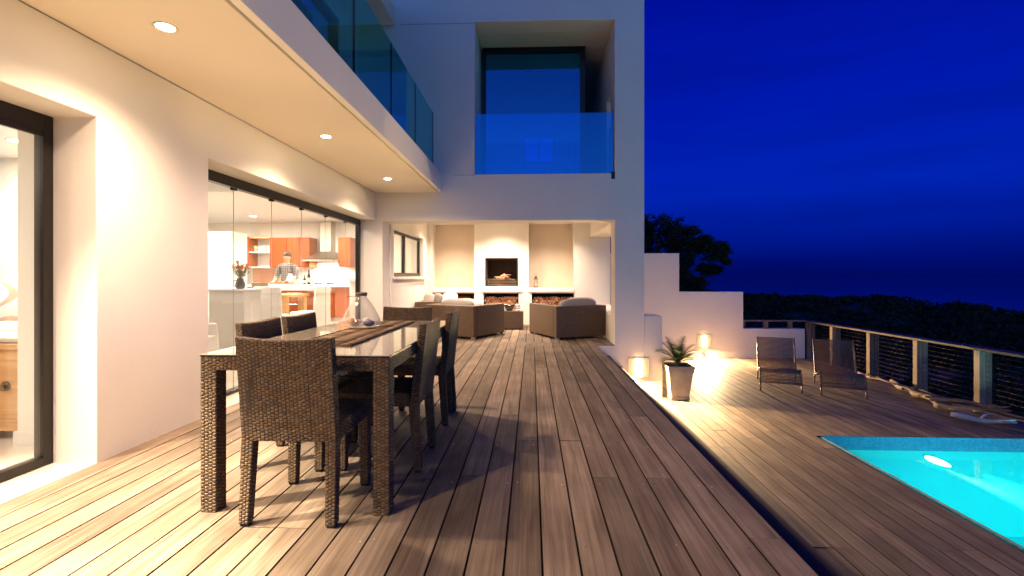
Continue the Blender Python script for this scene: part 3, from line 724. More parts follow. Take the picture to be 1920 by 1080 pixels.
def pool_lamp(loc, rot, energy, label):
    t = thing('pool_lamp', loc, label, 'pool lamp', 'underwater pool lamps')
    for nm, q, m_, dy in (('lamp_ring', (.19, .010, .048), M['shellpool'], -.006), ('lens', (.17, .012, .036), simple('streak_lens', (1, 1, 1), emit=(.8, 1, 1), es=4), -.014)):
        o = MB().ell((0, 0, 0), q, 28, 8).build(nm, m_, None, True); o.parent = t; o.location = (.06, dy, -.02); o.rotation_euler = (0, R(21), 0)  # lens and ring stretched and tilted to draw the lamp's light streak
    return t
pool_lamp((4.90, 6.13, -1.12), (R(80), 0, 0), 6, 'glowing underwater lamp in the far pool wall, drawn out into its light streak')
pl2 = thing('pool_lamp', (4.9, .82, -1.5), 'underwater fill lamp, added unseen in the near end wall of the pool', 'pool lamp')  # fill lamp added out of view to brighten the water evenly
MB().tube([(4.9, .82, -1.5), (4.9, .85, -1.5)], .08, 16).build('lamp_ring', M['steel'], pl2)
lamp('AREA', 'pool_fill', (4.9, .9, -1.5), 330, (.75, .97, 1.0), pl2, size=.3, rot=(R(-90), 0, 0))
lamp('AREA', 'pool_fill', (3.64, 3.6, -1.5), 120, (.75, .97, 1.0), pl2, size=.3, rot=(0, R(-90), 0))  # second added fill, without a fixture
# the visible beam: a hard spot grazing along the far wall
pb = lamp('SPOT', 'pool_beam', (4.74, 6.10, -1.065), 16000, (.9, 1, 1), pl2, size=.01, spot=13, blend=1)
pb.rotation_euler = Vector((.92, .045, -.37)).to_track_quat('-Z', 'Y').to_euler()

# ------------------------------------------------------------------ downlights
WARM = (1.0, 0.71, 0.47)
def downlight(loc, energy, label, group, col=WARM, spot=150, blend=1.0, m='lamp', r=.045, tilt=0):
    t = thing('downlight', loc, label, 'downlight', group)
    MB().lathe([(r, 0), (r + .014, -.004), (r + .016, 0.0), (r, .004)], (loc[0], loc[1], loc[2] - .001), 20).build('trim_ring', M['white'], t, True)
    MB().lathe([(0.0001, 0), (r, 0)], (loc[0], loc[1], loc[2] - .003), 20).build('lamp_face', M[m], t)
    lamp('SPOT', 'downlight_bulb', (loc[0], loc[1], loc[2] - .03), energy, col, t, size=.07, spot=spot, blend=blend, rot=(0, R(tilt), 0))
    return t
SZ = 2.519
for y, lb in ((-1.6, 'recessed soffit spotlight behind the camera position'), (.52, 'recessed soffit spotlight nearest the camera, over the bedroom window'), (2.64, 'large bright recessed soffit spotlight at upper left'), (4.76, 'middle recessed soffit spotlight above the dining table'), (6.84, 'recessed soffit spotlight nearest the alcove')):
    downlight((-2.06, y, SZ), 310, lb, 'spotlights in the terrace soffit', spot=150, tilt=-8)
for x, y, lb in ((-1.85, 10.75, 'alcove ceiling spotlight over the left niche'), (-.70, 10.75, 'alcove ceiling spotlight over the fireplace'), (.50, 10.75, 'alcove ceiling spotlight over the right niche'), (-1.2, 9.2, 'alcove ceiling spotlight nearer the deck on the left')):
    downlight((x, y, 2.5), 330, lb, 'spotlights in the alcove ceiling', (1.0, .76, .56), spot=124)
INW = (1.0, .87, .72)
for x, y, lb in ((-4.0, 6.2, 'kitchen ceiling light nearest the glass doors'), (-4.2, 8.6, 'kitchen ceiling light over the wooden table'), (-6.6, 8.6, 'kitchen ceiling light by the tall white cupboards'), (-4.6, 11.2, 'kitchen ceiling light before the cooker hood'), (-6.6, 11.2, 'kitchen ceiling light over the person')):
    t = downlight((x, y, 2.56), 120, lb, 'kitchen ceiling lights', INW, 160, .3, 'lampin', .07)
    lamp('AREA', 'glow_panel', (x, y, 2.54), 200 if y < 7 else 60, INW, t, size=.5)
for x, y, lb in ((-4.36, 3.94, 'bedroom ceiling light seen through the left window'), (-5.0, 1.6, 'bedroom ceiling light over the bed')):
    t = downlight((x, y, 2.27), 35, lb, 'bedroom ceiling lights', INW, 160, .3, 'lampin', .07)
    lamp('AREA', 'glow_panel', (x, y, 2.25), 55, INW, t, size=.4)

def added_spot(loc, energy, label, col=(1.0, .78, .55)):  # unseen spots added behind the glass to throw light on the deck
    t = downlight(loc, 0.1, label, 'spotlights added indoors to light the deck', col, 40, .5, 'lampin', .045)
    q = lamp('SPOT', 'added_spot_bulb', (loc[0], loc[1], loc[2] - .03), energy, col, t, size=.05, spot=104, blend=.9)
    q.rotation_euler = Vector((.62, 0, -.78)).to_track_quat('-Z', 'Y').to_euler()
added_spot((-3.20, .5, 2.268), 2000, 'first added deck spotlight, unseen inside the bedroom window head')
added_spot((-3.20, 1.55, 2.268), 2000, 'second added deck spotlight, unseen inside the bedroom window head')
added_spot((-3.66, 5.0, 2.558), 1700, 'added deck spotlight, unseen inside the folding glass doors, nearer the camera')
added_spot((-3.66, 6.1, 2.558), 1700, 'added deck spotlight, unseen inside the folding glass doors, farther away')
def wall_lamp(x, y, z, label):
    t = thing('wall_lamp', (x, y, z), label, 'wall lamp', 'glowing square wall lamps')
    mb = MB(); s = .17
    mb.box(x - s, x + s, y - .014, y - .002, z + s - .014, z + s); mb.box(x - s, x + s, y - .014, y - .002, z - s, z - s + .014)
    mb.box(x - s, x - s + .014, y - .014, y - .002, z - s + .014, z + s - .014); mb.box(x + s - .014, x + s, y - .014, y - .002, z - s + .014, z + s - .014)
    mb.build('frame', M['lampback'], t, bevel=.003)
    box('back_plate', x - s + .014, x + s - .014, y - .008, y - .002, z - s + .014, z + s - .014, M['lampback'], t)
    # glowing half-round diffuser
    d = MB(); n = 10
    for zz in (z - .13, z + .13):
        for i in range(n + 1):
            a = math.pi * i / n; d.v.append((x - .055 * math.cos(a), y - .012 - .05 * math.sin(a), zz))
    for i in range(n): d.f.append((i, i + 1, n + 1 + i + 1, n + 1 + i)); d.mi.append(0)
    d.f.append(tuple(range(n + 1))); d.mi.append(0); d.f.append(tuple(reversed(range(n + 1, 2 * n + 2)))); d.mi.append(0)
    d.build('diffuser', M['walllamp'], t, True)
    lamp('AREA', 'lamp_glow', (x, y - .075, z), 400, (1.0, .68, .35), t, size=.12, sy=.24, shape='RECTANGLE', rot=(R(-70), 0, 0))
    return t
wall_lamp(1.742, 7.98, -.37, 'bright square wall lamp on the house corner above the deck steps')
wall_lamp(4.20, 11.97, -.45, 'bright square wall lamp on the stepped white wall')

# ================================================================== WICKER FURNITURE
def weave(mb, a, b, c, d, cw=.0187, ch=.0165, h=.0030, mi=0):
    """woven strands on the quad a-b-c-d (a-b the lower edge, c above b): columns of pillows, every other column half a step up"""
    a, b, c, d = map(Vector, (a, b, c, d))
    W = ((b - a).length + (c - d).length) / 2; Ht = ((d - a).length + (c - b).length) / 2
    nx = max(1, round(W / cw)); ny = max(1, round(Ht / ch))
    nrm = (b - a).cross(d - a).normalized()
    P = lambda u, v: (a * (1 - u) + b * u) * (1 - v) + (d * (1 - u) + c * u) * v
    for i in range(nx):
        j = -.5 if i % 2 else 0.0
        u0, u1 = (i - .06) / nx, (i + 1.06) / nx; u0, u1 = max(0, u0), min(1, u1); du = u1 - u0; um = (u0 + u1) / 2
        while j < ny - 1e-6:
            v0, v1 = max(0, j + .03) / ny, min(ny, j + .97) / ny; j += 1
            dv = v1 - v0
            if dv < .25 / ny: continue
            vj = random.uniform(-.05, .05) / ny
            q = [P(u0, v0 + vj), P(u1, v0 + vj), P(u1, v1 + vj), P(u0, v1 + vj)]
            hh = h * random.uniform(.88, 1.12)
            e = [P(u0 + .22 * du, v0 + .22 * dv + vj) + nrm * hh * .75, P(u1 - .22 * du, v0 + .22 * dv + vj) + nrm * hh * .75, P(u1 - .22 * du, v1 - .22 * dv + vj) + nrm * hh * .75, P(u0 + .22 * du, v1 - .22 * dv + vj) + nrm * hh * .75]
            t1 = P(um, (v0 + v1) / 2 + vj) + nrm * hh
            mb.add([q_ - nrm * .0015 for q_ in q] + e + [t1], [(0, 1, 5, 4), (1, 2, 6, 5), (2, 3, 7, 6), (3, 0, 4, 7), (4, 5, 8), (5, 6, 8), (6, 7, 8), (7, 4, 8)], mi)
def woven(mb, p, faces='nsewt', cw=.0187, ch=.0165):
    """dark core hexahedron plus weave on the chosen faces (s = -y, n = +y, w = -x, e = +x, t = top, b = bottom)"""
    mb.hexa(p, 1)
    q = {'s': (0, 1, 5, 4), 'e': (1, 2, 6, 5), 'n': (2, 3, 7, 6), 'w': (3, 0, 4, 7), 't': (4, 5, 6, 7), 'b': (3, 2, 1, 0)}
    for f in faces:
        i = q[f]; weave(mb, p[i[0]], p[i[1]], p[i[2]], p[i[3]], cw, ch, mi=0)
def rbox(x0, x1, y0, y1, z0, z1):
    return [(x0, y0, z0), (x1, y0, z0), (x1, y1, z0), (x0, y1, z0), (x0, y0, z1), (x1, y0, z1), (x1, y1, z1), (x0, y1, z1)]
WK = [M['wicker'], M['wickercore']]

def make_chair(label, group):
    t = thing('dining_chair', (0, 0, 0), label, 'chair', group)
    hw = .215
    # backrest: four strips follow a shallow curve, leaning back
    mb = MB(); n = 4; yc = lambda u: .012 - .016 * (1 - (2 * u - 1) ** 2)
    for i in range(n):
        u0, u1 = i / n, (i + 1) / n; x0, x1 = -hw + 2 * hw * u0, -hw + 2 * hw * u1
        lo, hi = -.232, -.295
        dz = lambda u: -.012 * (1 - (2 * u - 1) ** 2)
        p = [(x0, lo, .375), (x1, lo, .375), (x1, lo + .045, .375), (x0, lo + .045, .375),
             (x0, hi + yc(u0) * 1.0, .845 + dz(u0)), (x1, hi + yc(u1), .845 + dz(u1)), (x1, hi + yc(u1) + .038, .845 + dz(u1)), (x0, hi + yc(u0) + .038, .845 + dz(u0))]
        woven(mb, p, 'snt' + ('w' if i == 0 else '') + ('e' if i == n - 1 else ''), .0187, .0165)
    mb.build('backrest', WK, t)
    mb = MB(); woven(mb, rbox(-hw, hw, -.186, .235, .375, .452), 'enwt', .0187, .0165); mb.build('seat', WK, t)
    for s in (-1, 1):
        x0, x1 = (s * hw, s * (hw - .05)) if s < 0 else (s * (hw - .05), s * hw)
        f = .006 * s
        for y0, y1, dy in ((-.232, -.182, -.022), (.182, .232, .0)):
            mb = MB()
            p = [(x0 + f + .004, y0 + dy, .012), (x1 + f - .004, y0 + dy, .012), (x1 + f - .004, y1 + dy - .006, .012), (x0 + f + .004, y1 + dy - .006, .012), (x0, y0, .375), (x1, y0, .375), (x1, y1, .375), (x0, y1, .375)]
            woven(mb, p, 'nsew', .0175, .0165); lg = mb.build('leg', WK, t)
            box('foot_cap', (x0 + x1) / 2 + f - .018, (x0 + x1) / 2 + f + .018, (y0 + y1) / 2 + dy - .02, (y0 + y1) / 2 + dy + .014, 0, .012, M['void'], lg)
    return t
CG = 'wicker chairs around the dining table'
ch0 = make_chair('wicker dining chair at the near end of the table, its back to the camera', CG)
ch0.location = (-1.085, 2.352, .0005)
copy_tree(ch0, (-1.115, 4.045, .0005), R(180), 'wicker dining chair at the far end of the table, facing the camera')
copy_tree(ch0, (-1.42, 2.925, .0005), R(-90), 'dark wicker chair on the glass door side, nearer the camera')
copy_tree(ch0, (-1.40, 3.40, .0005), R(-90), 'dark wicker chair on the glass door side, farther from the camera')
copy_tree(ch0, (-.88, 2.935, .0005), R(90), 'dark wicker chair on the open deck side, nearer the camera')
copy_tree(ch0, (-.88, 3.80, .0005), R(90), 'dark wicker chair on the open deck side, farther from the camera')

tb = thing('dining_table', (-1.11, 3.12, 0), 'long wicker dining table with reflecting glass top on the terrace', 'table')
tx0, tx1, ty0, ty1 = -1.562, -.662, 2.222, 4.02
L_ = .075
for x in (tx0, tx1 - L_):
    for y in (ty0, ty1 - L_):
        mb = MB(); woven(mb, rbox(x, x + L_, y, y + L_, .001, .735), 'nsew', .0187, .0165); mb.build('leg', WK, tb)
for q, fs in (((tx0 + L_, tx1 - L_, ty0, ty0 + .04), 's'), ((tx0 + L_, tx1 - L_, ty1 - .04, ty1), 'n'), ((tx0, tx0 + .04, ty0 + L_, ty1 - L_), 'w'), ((tx1 - .04, tx1, ty0 + L_, ty1 - L_), 'e')):
    mb = MB(); woven(mb, rbox(*q, .672, .735), fs, .0187, .0165); mb.build('apron', WK, tb)
box('glass_gasket', tx0 - .003, tx1 + .003, ty0 - .003, ty1 + .003, .7365, .742, M['black'], tb)
box('table_top', tx0 - .002, tx1 + .002, ty0 - .002, ty1 + .002, .7425, .747, M['tableglass'], tb, .0012)

# runner of bound reeds
mb = MB(); y = 2.50; rr = random.Random(5)
while y < 3.86:
    xo = rr.uniform(-.006, .006); w = rr.uniform(.0028, .0056); z = .7475 + w * .8
    for a_, b_ in ((0, 2), (2, 4), (4, 5)):
        jit = rr.uniform(-.003, .003)
        mb.tube([(-1.262 + xo + k * .062 + (.004 if k == a_ else 0), y + jit + rr.uniform(-.004, .004), z + rr.uniform(-.0008, .002)) for k in range(a_, b_ + 1)], w * rr.uniform(.75, 1.1), 5)
    y += w * 1.5
rn = thing('table_runner', (-1.11, 3.18, .7475), 'rustic brown reed runner lying along the glass table top', 'table runner')
q = mb.build('reed', M['runner'], rn, True); q['kind'] = 'stuff'
mb = MB()
for sx in (-1.268, -.948):
    pts = [(sx + rr.uniform(-.002, .002), 2.495 + k * .04, .7525 + rr.uniform(-.0015, .0015)) for k in range(35)]
    mb.tube(pts, [.006 + rr.uniform(-.001, .0015) for _ in pts], 6)
    mb.build('binding', M['runneredge'], rn, True); mb = MB()

# glass jar with shells
jz = .760
jar = thing('glass_jar', (-1.20, 3.36, jz), 'clear conical glass jar with rusty lid and shells, standing on the table runner', 'jar')
MB().lathe([(.001, .004), (.11, .004), (.128, .012), (.133, .03), (.128, .055), (.10, .115), (.068, .17), (.045, .198), (.036, .21), (.036, .232), (.040, .238)], (-1.20, 3.36, jz), 36).build('glass_body', M['jar'], jar, True)
MB().lathe([(.001, .245), (.040, .243), (.042, .232), (.038, .222), (.001, .222)], (-1.20, 3.36, jz), 24).build('lid', M['cork'], jar, True)
mb = MB(); mb.tube([(-1.20 - .038, 3.36, jz + .215), (-1.26, 3.35, jz + .218), (-1.30, 3.35, jz + .212)], .0022, 6); mb.build('wire', M['cork'], jar)
mb = MB(); mb.tube([(-1.20 + .037 * math.cos(a * .3), 3.36 + .037 * math.sin(a * .3), jz + .222) for a in range(22)], .0035, 6); mb.build('wire', M['cork'], jar)
def shell(c, r, turns, m, label, rot=0):
    mb = MB(); pts = []; rad = []
    for i in range(40):
        s = i / 39; a = s * turns * 2 * math.pi; k = (1 - s) ** .8
        pts.append((c[0] + math.cos(rot) * (s * r * 2.1 - r) - math.sin(rot) * (r * .42 * k * math.cos(a)), c[1] + math.sin(rot) * (s * r * 2.1 - r) + math.cos(rot) * (r * .42 * k * math.cos(a)), c[2] + r * .8 + r * .38 * k * math.sin(a)))
        rad.append(max(.0015, r * .46 * k))
    tag(mb.tube(pts, rad, 10).build('sea_shell', m, smooth=True), label, 'shell')
shell((-1.215, 3.30, jz + .008), .045, 3.2, M['shell'], 'brown spiral sea shell in the front of the glass jar', .6)
shell((-1.17, 3.36, jz + .008), .038, 3, M['white_shell'], 'white spiral sea shell in the middle of the glass jar', 2.2)
tag(MB().ell((-1.13, 3.315, jz + .032), (.040, .030, .022), 16, 10).build('pebble', M['stone'], smooth=True), 'dark purple grey pebble lying in the glass jar', 'pebble')
tag(MB().ell((-1.25, 3.38, jz + .028), (.035, .028, .02), 16, 10).build('pebble', M['white_shell'], smooth=True), 'pale pebble lying at the left in the glass jar', 'pebble')

# ------------------------------------------------------------------ club armchairs, sofa, coffee table
def slab(mb, p0, ux, uy, x0, x1, y0, y1, z0, z1, mi=0):
    f = lambda x, y, z: (p0[0] + ux[0] * x + uy[0] * y, p0[1] + ux[1] * x + uy[1] * y, z)
    return mb.hexa([f(x0, y0, z0), f(x1, y0, z0), f(x1, y1, z0), f(x0, y1, z0), f(x0, y0, z1), f(x1, y0, z1), f(x1, y1, z1), f(x0, y1, z1)], mi)
def armchair(loc, rz, w, d, label, lab2, name='armchair', cat='armchair', nseat=1):
    """local frame: back along y=0, opens towards +y; origin at the back left corner"""
    t = thing(name, (0, 0, 0), label, cat, 'wicker lounge seats round the fireplace')
    T = .12; z0, z1 = .035, .598
    box('back_frame', 0, w, 0, T, z0, z1, M['finewicker'], t, .012)
    box('arm', 0, T, T + .001, d, z0, z1, M['finewicker'], t, .012)
    box('arm', w - T, w, T + .001, d, z0, z1, M['finewicker'], t, .012)
    box('seat_base', T + .001, w - T - .001, T + .001, d - .005, z0, .30, M['finewicker'], t, .012)
    sw_ = (w - 2 * T - .01) / nseat
    for i in range(nseat):
        x0 = T + .005 + i * sw_
        MB().ell((x0 + sw_ / 2, (T + d) / 2, .375), (sw_ / 2 - .005, (d - T) / 2 - .01, .075), 28, 12, sq=.28).build('seat_cushion', M['cushion'], t, True)
    for x in (.035, w - .035):
        for y in (.035, d - .035):
            box('foot', x - .03, x + .03, y - .03, y + .03, 0, .035, M['steel'], t)
    t.location = loc; t.rotation_euler = (0, 0, rz)
    return t
A = armchair((-2.017, 9.075, .001), R(-27.1), 1.11, 1.08, 'square brown wicker armchair with pale bolster in the centre left of the alcove', '')
B = armchair((.432, 8.554, .001), R(23.8), 1.03, 1.20, 'square dark wicker armchair with white bolster at the right of the alcove', '')
C = armchair((-1.50, 9.92, .001), R(90), 1.42, .92, '', '', 'sofa', 'sofa', 2)
# the sofa stands along the left wall and opens to the room
C.location = (-2.43, 11.36, .001); C.rotation_euler = (0, 0, R(-90)); C['label'] = 'low brown wicker sofa along the alcove left wall beneath the window'
def cushion(c, r, rz, m, label, tilt=(0, 0), cat='cushion', sq=.7):
    mb = MB(); nu, nv = 24, 14
    mb.ell((0, 0, 0), r, nu, nv, sq=sq)
    o = mb.build('cushion', m, smooth=True); o.location = c; o.rotation_euler = (tilt[0], tilt[1], rz)
    return tag(o, label, cat)
cushion((-1.40, 9.06, .585), (.37, .085, .125), R(-27.1), M['cushgrey'], 'long grey beige bolster cushion along the back of the left armchair', (R(-12), 0))
cushion((-1.25, 9.22, .57), (.34, .09, .13), R(-27.1), M['cushwhite'], 'white cushion behind the grey bolster of the left armchair', (R(-14), 0))
cushion((.84, 8.90, .60), (.36, .09, .125), R(23.8), M['cushgrey'], 'plump grey white bolster cushion on the right armchair back', (R(-12), 0))
cushion((.90, 9.03, .61), (.33, .09, .13), R(23.8), M['cushwhite'], 'white cushion lying against the bolster of the right armchair', (R(-14), 0))
cushion((-2.15, 10.05, .66), (.12, .06, .12), R(-20), M['cushion'], 'small grey scatter cushion at the near end of the sofa, leftmost', (R(-14), 0))
cushion((-1.98, 10.10, .66), (.12, .06, .12), R(-35), M['cushgrey'], 'small brown grey scatter cushion leaning on the sofa arm', (R(-14), R(12)))
cushion((-1.78, 10.30, .63), (.22, .08, .17), R(-25), M['cushwhite'], 'white scatter cushion slumped across the sofa seat', (R(-30), R(-12)))

ct = thing('coffee_table', (-.41, 10.45, 0), 'cube shaped brown wicker coffee table with glass top before the fireplace', 'coffee table')
box('table_body', -.625, -.185, 10.25, 10.95, .02, .385, M['finewicker'], ct, .006)
box('table_top', -.63, -.18, 10.245, 10.955, .388, .396, M['tableglass'], ct)
bz = .397
tag(MB().lathe([(.001, 0), (.06, 0), (.095, .05), (.115, .10), (.120, .118), (.112, .118), (.10, .09), (.07, .03), (.001, .02)], (-.48, 10.42, bz), 28).build('bowl', M['navy'], smooth=True), 'dark navy bowl on the coffee table', 'bowl')
cn = thing('candle_holder', (-.30, 10.42, bz), 'striped cylindrical candle holder on a white saucer at the right of the bowl', 'candle holder')
MB().lathe([(.001, .012), (.07, .012), (.085, .025), (.08, .028), (.001, .018)], (-.30, 10.42, bz - .012), 24).build('saucer', M['white'], cn, True)
for i in range(5):
    MB().lathe([(.001, i * .024 + .012), (.052, i * .024 + .012), (.052, i * .024 + .036), (.001, i * .024 + .036)], (-.30, 10.42, bz), 24).build('stripe_band', M['cushgrey'] if i % 2 else M['white'], cn)
fb = thing('bowl', (-.585, 10.5, bz), 'white bowl heaped with pale shells at the left of the navy bowl', 'bowl')
MB().lathe([(.001, 0), (.035, 0), (.06, .05), (.072, .085), (.066, .085), (.05, .04), (.001, .02)], (-.56, 10.56, bz), 20).build('bowl_body', M['white'], fb, True)
mb = MB()
for i in range(14):
    a = i * 2.4; r = .045 * math.sqrt(i / 14); mb.ell((-.56 + r * math.cos(a), 10.56 + r * math.sin(a), bz + .09 + .02 * math.cos(i)), (.018, .014, .014), 8, 6)
q = mb.build('shell_heap', M['white_shell'], fb, True); q['kind'] = 'stuff'

# ------------------------------------------------------------------ fireplace, firewood, lantern
fp = thing('fireplace', (-.71, 11.5, .9), 'black steel built in barbecue fireplace with glowing logs in the white wall', 'fireplace')
box('firebox_back', -1.078, -.342, 11.80, 11.818, .902, 1.548, M['soot'], fp)
box('firebox_side', -1.078, -1.062, 11.41, 11.80, .902, 1.548, M['soot'], fp)
box('firebox_side', -.358, -.342, 11.41, 11.80, .902, 1.548, M['soot'], fp)
box('firebox_top', -1.062, -.358, 11.41, 11.80, 1.53, 1.548, M['soot'], fp)
box('firebox_floor', -1.062, -.358, 11.41, 11.80, .902, .92, M['soot'], fp)
fr = MB()
fr.box(-1.10, -1.078, 11.392, 11.41, .90, 1.57); fr.box(-.342, -.32, 11.392, 11.41, .90, 1.57); fr.box(-1.078, -.342, 11.392, 11.41, 1.548, 1.57)
fr.build('surround', M['brass'], fp)
for i in range(4):
    z = .935 + i * .043
    MB().tube([(-1.06, 11.43, z), (-.36, 11.43, z)], .0055, 8).build('grate_bar', M['grate'], fp)
mb = MB()
for i in range(9): x = -1.0 + i * .07; mb.tube([(x, 11.44, 1.075), (x, 11.74, 1.075)], .005, 6)
mb.build('grill_grid', M['blackmetal'], fp)
for i, (x, y, z, a, l, r) in enumerate(((-.72, 11.58, 1.10, .3, .13, .030), (-.62, 11.56, 1.125, -.7, .11, .026), (-.70, 11.6, 1.155, 1.0, .09, .024), (-.60, 11.62, 1.16, .1, .10, .022), (-.80, 11.6, 1.11, -.2, .09, .025))):
    o = MB().tube([(x - l * math.cos(a), y - .03, z - l * math.sin(a) * .4), (x + l * math.cos(a), y + .03, z + l * math.sin(a) * .4)], [r, r * .85], 10).build('fire_log', M['ashlog'], smooth=True)
    tag(o, ['charred log lying lowest in the fire', 'charred log leaning right in the fire', 'short charred log on top of the fire', 'thin charred log at the right top of the fire', 'charred log at the left of the fire'][i], 'fire log', 'logs burning in the fireplace')
mb = MB()
for i in range(26): mb.ell((-.70 + rr.gauss(0, .06), 11.58 + rr.gauss(0, .03), 1.09 + abs(rr.gauss(0, .02))), (.014, .014, .010), 6, 4)
q = mb.build('embers', M['fire'], fp, True); q['kind'] = 'stuff'
lamp('POINT', 'fire_glow', (-.70, 11.53, 1.2), 1.6, (1, .35, .1), fp, size=.06)

lmesh = []
for v in range(7):
    r = .024 + .0030 * v; mb = MB(); pts = [(0, 0, 0), (.002, .16, .003), (0, .34, 0)]
    mb.tube(pts, [r, r * 1.02, r * .97], 11, cap=False); mb.f.append(tuple(range(11))); mb.mi.append(1)
    me = bpy.data.meshes.new('firewood_log'); me.from_pydata(mb.v, [], mb.f); me.materials.append(M['logbark']); me.materials.append(M['logend'])
    me.polygons.foreach_set('material_index', mb.mi); me.update(); lmesh.append((r, me))
def stack(x0, x1, z0, ztop, label, grp, rs):
    z = z0 + .036; row = 0
    while z < ztop - .02:
        x = x0 + .04 + (.038 if row % 2 else 0)
        while x < x1 - .035:
            r, me = rs.choice(lmesh)
            o = bpy.data.objects.new('firewood_log', me); COL.objects.link(o)
            o.location = (x, 11.43 + rs.uniform(0, .05), z + rs.uniform(-.003, .003)); o.rotation_euler = (0, rs.uniform(0, 6.28), rs.uniform(-.03, .03))
            tag(o, label, 'firewood log', grp); x += .071
        z += .061; row += 1
rs_ = random.Random(9)
stack(0.0, 1.0, .03, .69, 'round cut log stacked in the wood store right of the fireplace', 'firewood in the right store', rs_)
stack(-1.14, -.31, .03, .68, 'round cut log stacked in the wood store under the fireplace', 'firewood under the fireplace', rs_)
cr_ = thing('wooden_crate', (-1.8, 11.6, .03), 'reddish brown wooden crate pushed into the left wall store', 'crate')
for k in range(5): box('crate_slat', -2.2, -1.5, 11.52, 11.54, .035 + k * .125, .035 + k * .125 + .112, M['cherry'], cr_, .003)
box('crate_body', -2.19, -1.51, 11.541, 11.80, .032, .63, M['cherry'], cr_)

lt = thing('lantern', (.10, 11.56, .872), 'small brown storm lantern with a white candle on the right niche ledge', 'lantern')
lx, ly, lz = .10, 11.60, .862
MB().lathe([(.001, 0), (.055, 0), (.055, .02), (.03, .03), (.001, .03)], (lx, ly, lz), 20).build('base', M['brass'], lt, True)
MB().lathe([(.03, .03), (.048, .06), (.05, .13), (.034, .20)], (lx, ly, lz), 20).build('glass_chimney', M['jar'], lt, True)
MB().lathe([(.001, .03), (.026, .03), (.026, .12), (.001, .12)], (lx, ly, lz), 16).build('candle', M['candle'], lt)
MB().lathe([(.05, .20), (.05, .212), (.03, .235), (.036, .26), (.02, .285), (.001, .29)], (lx, ly, lz), 20).build('cap', M['brass'], lt, True)
mb = MB()
for a in range(4):
    t_ = a * math.pi / 2 + .4; mb.tube([(lx + .052 * math.cos(t_), ly + .052 * math.sin(t_), lz + .01), (lx + .052 * math.cos(t_), ly + .052 * math.sin(t_), lz + .205)], .003, 5)
mb.build('wire_cage', M['brass'], lt)
MB().tube([(lx + .04 * math.cos(a), ly, lz + .30 + .04 * math.sin(a)) for a in [i * math.pi / 10 for i in range(11)]], .0035, 6).build('handle', M['brass'], lt)

# ================================================================== KITCHEN
kc = thing('kitchen_wall_cupboards', (-6.2, 12.4, 1.37), 'cherry red kitchen wall cupboards beside an open shelf unit', 'cupboard')
for x0, x1 in ((-6.72, -6.28), (-6.27, -5.95), (-5.94, -5.68)):
    d = box('cupboard_door', x0 + .003, x1 - .003, 12.14, 12.16, 1.37, 2.13, M['cherry'], kc)
    hx = x1 - .05 if x0 < -6.5 else x0 + .05
    MB().tube([(hx, 12.125, 1.42), (hx, 12.125, 1.62)], .008, 8).build('handle', M['steel'], d)
box('carcass', -6.72, -5.68, 12.16, 12.598, 1.37, 2.13, M['cherry'], kc)
box('shelf_side', -7.44, -7.28, 12.16, 12.598, 1.36, 2.16, M['cherry'], kc)
box('shelf_back', -7.28, -6.725, 12.57, 12.598, 1.36, 2.14, M['white'], kc)
for z in (1.36, 1.745, 2.12): box('shelf', -7.28, -6.725, 12.16, 12.57, z, z + .022, M['beech'] if z > 2 else M['white'], kc)
box('splash_board', -7.42, -6.75, 12.585, 12.597, .96, 1.34, simple('salmon_panel', (.55, .26, .16), .5, var=.05), house)
k2 = thing('kitchen_wall_cupboards', (-4.75, 12.4, 1.37), 'single cherry wall cupboard at the right of the cooker hood', 'cupboard')
box('carcass', -4.93, -4.62, 12.16, 12.598, 1.37, 2.13, M['cherry'], k2); box('cupboard_door', -4.927, -4.623, 12.135, 12.158, 1.37, 2.13, M['cherry'], k2)
hd = thing('cooker_hood', (-5.3, 12.4, 1.5), 'stainless steel chimney cooker hood with a sloping canopy', 'cooker hood')
mb = MB(); mb.hexa([(-5.78, 12.0, 1.56), (-4.90, 12.0, 1.56), (-4.90, 12.597, 1.56), (-5.78, 12.597, 1.56), (-5.50, 12.28, 1.78), (-5.16, 12.28, 1.78), (-5.16, 12.597, 1.78), (-5.50, 12.597, 1.78)])
mb.build('canopy', M['steel'], hd); box('canopy_rim', -5.79, -4.89, 11.99, 12.597, 1.52, 1.559, M['steel'], hd)
box('chimney', -5.47, -5.19, 12.30, 12.597, 1.781, 2.555, M['steel'], hd)
lamp('AREA', 'hood_light', (-5.34, 12.3, 1.50), 45, (1, .92, .78), hd, size=.4)
kb = thing('kitchen_base_units', (-5.6, 12.2, 0), 'cherry kitchen base units with white worktop, oven and drawers along the back wall', 'kitchen units')
box('worktop', -7.4, -4.45, 11.90, 12.598, .87, .93, M['white'], kb); box('carcass', -7.38, -4.47, 11.98, 12.59, .10, .868, M['cherry'], kb)
box('plinth', -7.36, -4.5, 12.05, 12.58, 0, .10, M['white'], kb)
for i in range(6):
    x0 = -7.38 + i * .485
    if i == 4: continue
    if i < 3:
        for z0_, z1_ in ((.105, .37), (.375, .64), (.645, .862)):
            d = box('drawer_front', x0 + .003, x0 + .482, 11.955, 11.978, z0_, z1_, M['cherry'], kb)
            MB().tube([(x0 + .14, 11.94, z1_ - .05), (x0 + .34, 11.94, z1_ - .05)], .006, 6).build('handle', M['steel'], d)
    else:
        box('cupboard_door', x0 + .003, x0 + .482, 11.955, 11.978, .105, .862, M['cherry'], kb)
ov = box('oven_front', -5.44 + .0, -4.96, 11.95, 11.978, .105, .862, M['cherry'], kb)
box('oven_glass', -5.32, -5.10, 11.94, 11.95, .30, .70, M['black'], ov); MB().tube([(-5.34, 11.92, .24), (-5.06, 11.92, .24)], .014, 8).build('handle', M['white'], ov)
